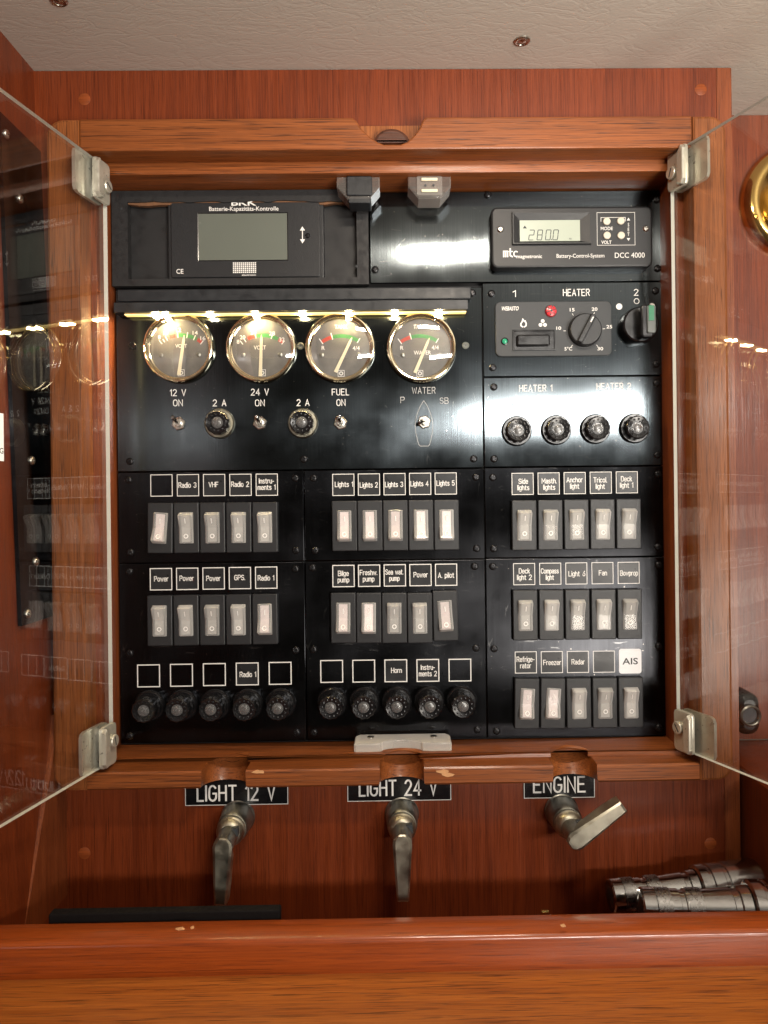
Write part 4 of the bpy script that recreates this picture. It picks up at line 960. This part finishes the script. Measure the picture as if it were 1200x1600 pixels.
for i, x in enumerate((258, 328, 399, 472.5, 545, 616.5, 686)):
    p = P(x, 489, 8); obj('led', MB().rbox(p.x, vz-1.2, 4.6, 1.6, .3, 4.5, 9.3, .3), 'led', ls)
p = P(243, 489, 8); obj('led', MB().rbox(p.x, vz-1.2, 4.6, 1.6, .3, 4.5, 9.3, .3), 'led', ls)
q = P(192, 485, 8)
obj('wire', MB().tube([(q.x-1.5, q.y+.4, 8), (q.x+3, q.y-.2, 9), (q.x+6, q.y-.6, 9)], .5), 'wirewhite', ls); obj('wire', MB().tube([(q.x+3, q.y-.4, 8), (q.x+7, q.y-2.6, 8.5), (q.x+10, q.y-2.2, 8)], .75), 'wirered', ls)

# ------------------------------------------------------------------ acrylic catches
def catch(cx, label, dark):
    c = P(cx, 270, 30); s = .4725
    t = thing('door_catch', (c.x, lT, 20), label, 'catch', 'clear door catches under the top lip')
    w, h = 16.0, 24.0
    y0 = lT+.0
    pts = [(-w, y0), (-w, y0-7.5), (-8.2, y0-16.5), (8.2, y0-16.5), (w, y0-7.5), (w, y0)]
    m = MB().poly([(c.x+a, b) for a, b in pts], 8, 27, ch=1.2); obj('block', m, 'acrylic', t, smooth=20)
    if dark:
        m = MB().rbox(c.x+1, y0-7.4, 19, 14.4, 1.5, 27, 29.0, .8); obj('rubber_pad', m, 'tape', t)
        m = MB().rbox(c.x+1, y0-17, 17, 5, 1.5, 10, 26.5, .8); obj('tape_end', m, 'tape', t)
    else:
        m = MB().rbox(c.x, y0-7.3, 19, 14.2, 1.0, 27.05, 28.2, .5); bl_ = obj('magnet_block', m, 'acrylic', t)
        for dy in (-3.0, -11.4): obj('magnet', MB().rbox(c.x, y0+dy, 12, 2.2, .4, 28.25, 29.0, .3), 'cream', t)
        for dx in (-3, 3): obj('pin_hole', MB().lathe([(.9, 0), (.9, .15), (0, .1)], (c.x+dx, y0-7.3, 28.22), 12), 'ink', t)
    return t
catch(559, 'clear acrylic door catch with a dark pad, left of the two under the top lip', True)
catch(671, 'clear acrylic door catch with two pale magnet bars, right of the two', False)
# bottom keeper
a, b = P(553, 1166, 28), P(706, 1163, 28)
m = MB(); ctr = P(628, 1165, 28).x; hwn = 14.5
def keeper(ins):
    u0, u1 = a.x+ins, b.x-ins; w0, w1 = 4+ins, 28-ins
    pts = [(u0+3, w0), (u1-3, w0), (u1, w0+4), (u1, w1-1.5), (u1-1.5, w1), (ctr+hwn+7, w1)]
    for k in range(9): t = math.pi*k/8; pts.append((ctr+(hwn+1)*math.cos(t), w1-7.5*math.sin(t)-1.0))
    return pts+[(ctr-hwn-7, w1), (u0+1.5, w1), (u0, w1-1.5), (u0, w0+4)]
m.loft([[(u, lB+.15, w) for u, w in keeper(.0)], [(u, lB+5.2, w) for u, w in keeper(.0)], [(u, lB+6.2, w) for u, w in keeper(.8)]])
MAT['acrylic_w'] = milky('whitish_acrylic', (.80, .78, .74), .72, .10)
kp = setprops(obj('door_keeper', m, 'acrylic_w', None, at=(ctr, lB, 16), smooth=25), 'clear acrylic keeper plate on the lower lip above the LIGHT 24 V notch', 'keeper')
for x in (579, 678):
    p = P(x, 1152, 14); m = MB().lathe([(2.6, 0), (2.6, .6), (1.6, 1.0), (0, 1.0)], n=18); m.xf(Matrix.Rotation(R(-90), 3, 'X')); MB_shift(m, (p.x, lB+6.2, 12)); obj('screw', m, 'steel', kp)

# ------------------------------------------------------------------ glass doors
def door(side, px, ang, label):
    hinge_w = 37.0
    s = -1 if side == 'l' else 1
    hx = P(px, 730, hinge_w).x
    xm = px
    top = P(px, 261 if s < 0 else 241, hinge_w).y; bot = P(px, 1189 if s < 0 else 1168, hinge_w).y
    t = thing('glass_door', (hx, bot, hinge_w), label, 'glass door', 'glass doors of the panel cabinet')
    # door frame: d axis (out), n axis (towards the centre of the cabinet)
    A_ = R(ang); d = Vector((s*math.sin(A_), 0, math.cos(A_))); n = Vector((-s*math.cos(A_), 0, math.sin(A_))); up = Vector((0, 1, 0))
    org = Vector((hx, 0, hinge_w))
    def T(dd, vv, nn): return tuple(org+d*dd+n*nn+up*vv)
    def solid(pts, n0, n1, ch=0.0, mi=0):      # polygon in (d, v)
        m = MB(); m.poly(pts, n0, n1, ch=ch); m.v = [T(*p) for p in m.v]; return m
    Lw = 212.0; th = 3.2
    m = MB(); m.v = []; vs = [T(a, b, c) for c in (-th, 0) for b in (bot, top) for a in (0, Lw)]
    # main faces clear, narrow edges ground
    m.add(vs, [(0,1,3,2), (4,6,7,5)], 0); k = len(m.v)-8
    for f in [(0,4,5,1), (2,3,7,6), (0,2,6,4), (1,5,7,3)]: m.f.append(tuple(k+i for i in f)); m.m.append(1)
    obj('pane', m, ['glass', 'glassedge'], t, smooth=10)
    for yy, sg in ((top, -1), (bot, 1)):
        cl = 29.0
        lo, hi = (yy-cl, yy+1.0) if sg < 0 else (yy-1.0, yy+cl)
        def rr(d0, d1, v0, v1, r):
            return [(d0+r, v0), (d1-r, v0), (d1-r*.3, v0+r*.3), (d1, v0+r), (d1, v1-r), (d1-r*.3, v1-r*.3), (d1-r, v1), (d0+r, v1), (d0+r*.3, v1-r*.3), (d0, v1-r), (d0, v0+r), (d0+r*.3, v0+r*.3)]
        hg = obj('hinge', solid(rr(-1, 18, lo, hi, 3), .05, 2.2, .7), 'clip', t, smooth=25)
        obj('back_plate', solid(rr(1, 33, lo-.5, hi+.5, 4), -th-2.6, -th-.1, .0), 'clip', hg, smooth=25)
        obj('front_lug', solid([(11, lo+2), (15.5, lo+1), (18, lo+4), (18, hi-4), (15.5, hi-1), (11, hi-6)], 2.2, 5.2, 1.2), 'clip', hg, smooth=25)
        vm = (lo+hi)/2-sg*(-2.5)
        sc = MB().lathe([(4.6, 2.2), (4.6, 4.6), (4.1, 5.2), (0, 5.2)], n=28); sc.v = [T(p[0]+5.2, p[1]+vm, p[2]) for p in sc.v]; so = obj('hinge_screw', sc, 'clip', hg, smooth=30)
        aa = R(35 if s < 0 and sg < 0 else (80 if s < 0 else (70 if sg < 0 else 125)))
        st = MB().box(-3.2, 3.2, -.5, .55, 5.22, 5.3); st.xf(Matrix.Rotation(aa, 3, 'Z')); st.v = [T(p[0]+5.2, p[1]+vm, p[2]) for p in st.v]; obj('slot', st, 'ink', hg)
    return t, T
ld, LT = door('l', 172, 11.5, 'glass door swung open at the left, mirroring the gauges')
rd, RT = door('r', 1053, 21.8, 'glass door swung open at the right, its white edge beside the switch panels')
# sticker on the left door
m = MB(); m.poly([(110.6, 27), (134, 27), (134, 55), (110.6, 55)], .05, .2); m.v = [LT(*p) for p in m.v]; sk = obj('sticker', m, 'sticker', ld)
m = MB(); ftext(m, 'G', (0, 0, 0), 3.2, 1); m.v = [LT(112.6-p[0]*1, 33+p[1], .25) for p in m.v]; obj('lettering', m, 'ink', sk)

# ------------------------------------------------------------------ name plates and battery switches
def name_plate(x0, x1, yb, text, tx, ty, h, wpx, label):
    a, b = P(x0, yb, wB), P(x1, yb, wB); vb = P((x0+x1)/2, yb, wB).y; vt = vb+42*S(wB)
    t = thing('name_plate', ((a.x+b.x)/2, vb, wB), label, 'name plate')
    obj('plate', MB().rbox((a.x+b.x)/2, (vb+vt)/2, b.x-a.x, vt-vb, .3, wB, wB+1.3, .2, seg=1), 'plastic_s', t)
    m = MB(); e = .35; m.ribbon([(a.x+e, vb+e), (b.x-e, vb+e), (b.x-e, vt-e), (a.x+e, vt-e)], .5, wB+1.36, closed=True)
    p = P(tx, ty, wB+1.36); stext(m, text, (p.x, p.y, wB+1.36), h*S(wB), t=1.35, width=wpx*S(wB)); obj('lettering', m, 'white', t)
name_plate(290, 451, 1257, 'LIGHT 12 V', 369, 1239, 23, 120, 'leftmost black name plate, reading LIGHT 12 V')
name_plate(543, 705, 1250.5, 'LIGHT 24 V', 622, 1231, 23, 120, 'middle black name plate, LIGHT 24 V, behind the frame notch below the clear keeper')
name_plate(818, 929, 1246, 'ENGINE', 874, 1226, 23, 80, 'black name plate with white letters ENGINE')
def key_switch(bx, by, ang, label):
    c = P(bx, by, wB); t = thing('battery_switch', c, label, 'battery switch', 'battery switches on the bulkhead')
    z = lambda w: wB+w
    obj('barrel', MB().lathe([(12.6, 0), (12.6, 1.2), (11.8, 2), (11.4, 14), (10.9, 20), (10.2, 21)], (c.x, c.y, wB), 40), 'olddark', t)
    obj('collar', MB().lathe([(9.6, 19), (9.9, 22), (10.1, 25), (9.2, 26.2), (9.8, 27.4), (9.0, 29.5), (7.6, 31.5), (6.8, 31.8), (6.6, 30)], (c.x, c.y, wB), 36), 'oldbrass', t)
    m = MB().lathe([(6.8, 28), (6.7, 40), (6.5, 50)], (c.x, c.y, wB), 24)
    obj('stem', m, 'olddark', t)
    m = MB().box(c.x+2.6, c.x+7.2, c.y+1, c.y+6.2, z(31.0), z(36.5)); obj('slot', m, 'ink', t)
    # handle: profile in (a along, w), tapering sideways
    prof = [(-6.4, -5), (-6.4, 1.2), (-5.6, 2.0), (-3, 2.3), (0, 2.3), (6, 2.2), (20, 2.0), (37.5, 1.8), (39, 1.0), (39, -8), (37, -9), (28, -9), (8, -6)]
    hwf = lambda a: (6.6-2.5*max(0, a)/39)*(1 if a > 0 else math.sqrt(max(.12, 1-(a/6.6)**2)))
    m = MB(); ring = lambda s, k, dw: [(s*hwf(a)*k, -a, 50+w+dw) for a, w in prof]
    m.loft([ring(-1, 1, -.9), ring(-1, .72, .15), ring(1, .72, .15), ring(1, 1, -.9)])
    m.xf(Matrix.Rotation(ang, 3, 'Z')); MB_shift(m, (c.x, c.y, wB)); hd = obj('handle', m, 'oldbrass', t, smooth=22)
    m = MB().lathe([(1.5, 0), (1.5, .2), (0, .15)], n=14); m.xf(Matrix.Rotation(R(-90), 3, 'Y')); MB_shift(m, (-hwf(32)*.98-.1, -33, 44.5)); m.xf(Matrix.Rotation(ang, 3, 'Z')); MB_shift(m, (c.x, c.y, wB)); obj('hole', m, 'ink', hd)
key_switch(372, 1276, R(-3), 'leftmost of three tarnished brass switches, handle leaning slightly, above the black case')
key_switch(628, 1271, R(0), 'middle one of three tarnished switches, handle straight down under LIGHT 24 V')
key_switch(877, 1266, R(125), 'tarnished brass battery switch below ENGINE, handle turned up to the right')

# ------------------------------------------------------------------ things in the tray
def knurl(m, x0, x1, r, n=40, rows=8):
    rs = []
    for i in range(rows+1):
        x = x0+(x1-x0)*i/rows; rs.append([(x, (r+(.75 if (k+i) % 2 else 0))*math.cos(2*math.pi*k/n), (r+(.75 if (k+i) % 2 else 0))*math.sin(2*math.pi*k/n)) for k in range(n)])
    m.loft(rs)
def xl(prof, n=40):
    m = MB(); m.loft([[(x, max(r, .01)*math.cos(2*math.pi*k/n), max(r, .01)*math.sin(2*math.pi*k/n)) for k in range(n)] for x, r in prof]); return m
def torch(x, w, r, base, yaw, rise, label, K):
    c = P(x, 1400, w); cy = base+r+.2
    t = thing('torch', (c.x, base, w), label, 'torch', 'steel torches in the tray')
    Mx = Matrix.Rotation(yaw, 3, 'Y') @ Matrix.Rotation(R(rise), 3, 'Z')
    def fin(m): m.xf(Mx); return MB_shift(m, (c.x, cy, w))
    k = r/12; q = lambda pts: [(x_*K, r_*k) for x_, r_ in pts]
    obj('tail_cap', fin(xl(q([(0, 8), (0, 11), (1, 12), (8, 12.1), (8.6, 11.4)]))), 'chrome', t)
    obj('tail_button', fin(xl(q([(-1.2, .1), (-1.2, 5), (-.2, 7), (.1, 7.9)]))), 'plastic_s', t)
    m = MB(); knurl(m, 8.6*K, 17*K, 11.4*k); obj('grip', fin(m), 'tsteel', t, smooth=10)
    obj('body', fin(xl(q([(17, 11.4), (22, 11.4), (22.4, 10.6), (25, 10.6), (25.4, 11.5), (26.5, 11.5)]))), 'chrome', t)
    m = MB(); knurl(m, 26.5*K, 35*K, 11.6*k); obj('grip', fin(m), 'tsteel', t, smooth=10)
    obj('neck', fin(xl(q([(35, 11.3), (52, 12.6), (52.6, 11.8), (56, 12), (56.6, 13.6), (62, 14), (62.6, 13)]))), 'chrome', t)
    obj('head', fin(xl(q([(62.6, 15), (63.6, 17.2), (69, 17.4), (69.6, 16.2), (71.6, 16.2), (72.2, 17.4), (80, 17.4), (80.6, 16.6), (83, 16.6), (83.6, 17.8), (106, 18.8), (108, 18), (106, 15)]))), 'chrome', t)
for nm_, w0_, w1_, top_, lb_ in (('wood_block', 56, 84, -285.5, 'dark block under the rear torch'), ('wood_block', 84.5, 120, -279, 'dark block under the front torch')):
    a = P(985, 1400, (w0_+w1_)/2); setprops(obj(nm_, MB().box(a.x, 257, FL, top_, w0_, w1_), 'board', None, at=((a.x+257)/2, FL, (w0_+w1_)/2)), lb_+' in the tray, mostly hidden by the rail', 'block')
torch(953, 70, 11, -285.5, R(4), 1.5, 'steel torch with knurled grip at the back of the tray, wide head to the right', .98)
torch(1000, 102, 12.8, -279, R(-4), 0, 'thicker steel torch lying in front, next to the rail', 1.1)
# glasses case
a, b = P(84, 1410, 130), P(440, 1410, 130); vt = P(260, 1426, 138).y
m = MB(); m.rbox((a.x+b.x)/2, (FL+vt)/2, b.x-a.x, vt-FL, 1.2, 131, 137.5, .8)
cs = setprops(obj('case', m, 'case', None, at=((a.x+b.x)/2, FL, 127)), 'long flat black case lying in the left of the tray behind the rail', 'case')
p = P(852, 1424, 128)
cb = MB().rbox(p.x, (p.y+FL)/2, 5, p.y-FL, .8, 126, 129, .5); setprops(obj('brass_clip', cb, 'brass', None, at=(p.x, FL, 127)), 'tiny brass clip just showing over the rail below ENGINE', 'clip')

# ------------------------------------------------------------------ side wall equipment
# black panel on the left wall
sp = thing('side_panel', (bl(0), -79, 60), 'tall black plate screwed to the side wall behind the left glass door', 'black panel')
wn = 88.0
def lwp(v, w, n): return (bl(v)+n, v, w)
m = MB(); b0, b1 = -79.0, 262.0
vs = [lwp(v, w, n) for n in (.2, 3) for v in (b0, b1) for w in (30.3, wn)]
m.add(vs, [(0,1,3,2), (4,6,7,5), (0,4,5,1), (2,3,7,6), (0,2,6,4), (1,5,7,3)]); obj('plate', m, 'metal_dim', sp, smooth=10)
for v, w in ((213, 66), (32, 65), (-38, 65), (-72, 80), (250, 82)):
    m = screw_mb(3.2, 1.8); m.xf(Matrix.Rotation(R(90), 3, 'Y')); MB_shift(m, lwp(v, w, 3)); obj('screw', m, 'steel', sp)
# brass lamp on the right wall
c = P(1246, 318, -41)
bl_t = thing('brass_lamp', c, 'polished brass lamp rose cut off by the right edge of the photo', 'lamp')
obj('rose', MB().lathe([(49, 0), (49, 3), (47.5, 7), (44, 10), (40, 11.5), (36, 10.5), (30, 6.5), (24, 5), (20, 8), (17, 16), (15, 28), (14, 36), (0, 37)], tuple(c), 72), 'brass', bl_t, smooth=50)
for a in (200, 320, 80):
    m = screw_mb(2.2, 1.2); MB_shift(m, (c.x+43*math.cos(R(a)), c.y+43*math.sin(R(a)), -41+10.6)); obj('screw', m, 'brass', bl_t)
c = P(1168, 1115, -20)
sk = thing('hose_socket', (c.x, c.y-12, -41), 'black oval fitting with a round hollow end on the wall right of the frame', 'fitting')
m = MB().rbox(c.x, c.y, 19, 34, 8.5, -41, -16, 5, seg=6); obj('body', m, 'plastic_s', sk, smooth=50)
obj('ring', MB().lathe([(8.6, 0), (8.6, 3), (7.4, 4), (6.6, 3.4), (6.2, .3)], (c.x-.5, c.y, -16), 32), 'olddark', sk); obj('bore', MB().lathe([(6.2, 0), (6.1, .6), (0, .35)], (c.x-.5, c.y, -16), 24), 'ink', sk)
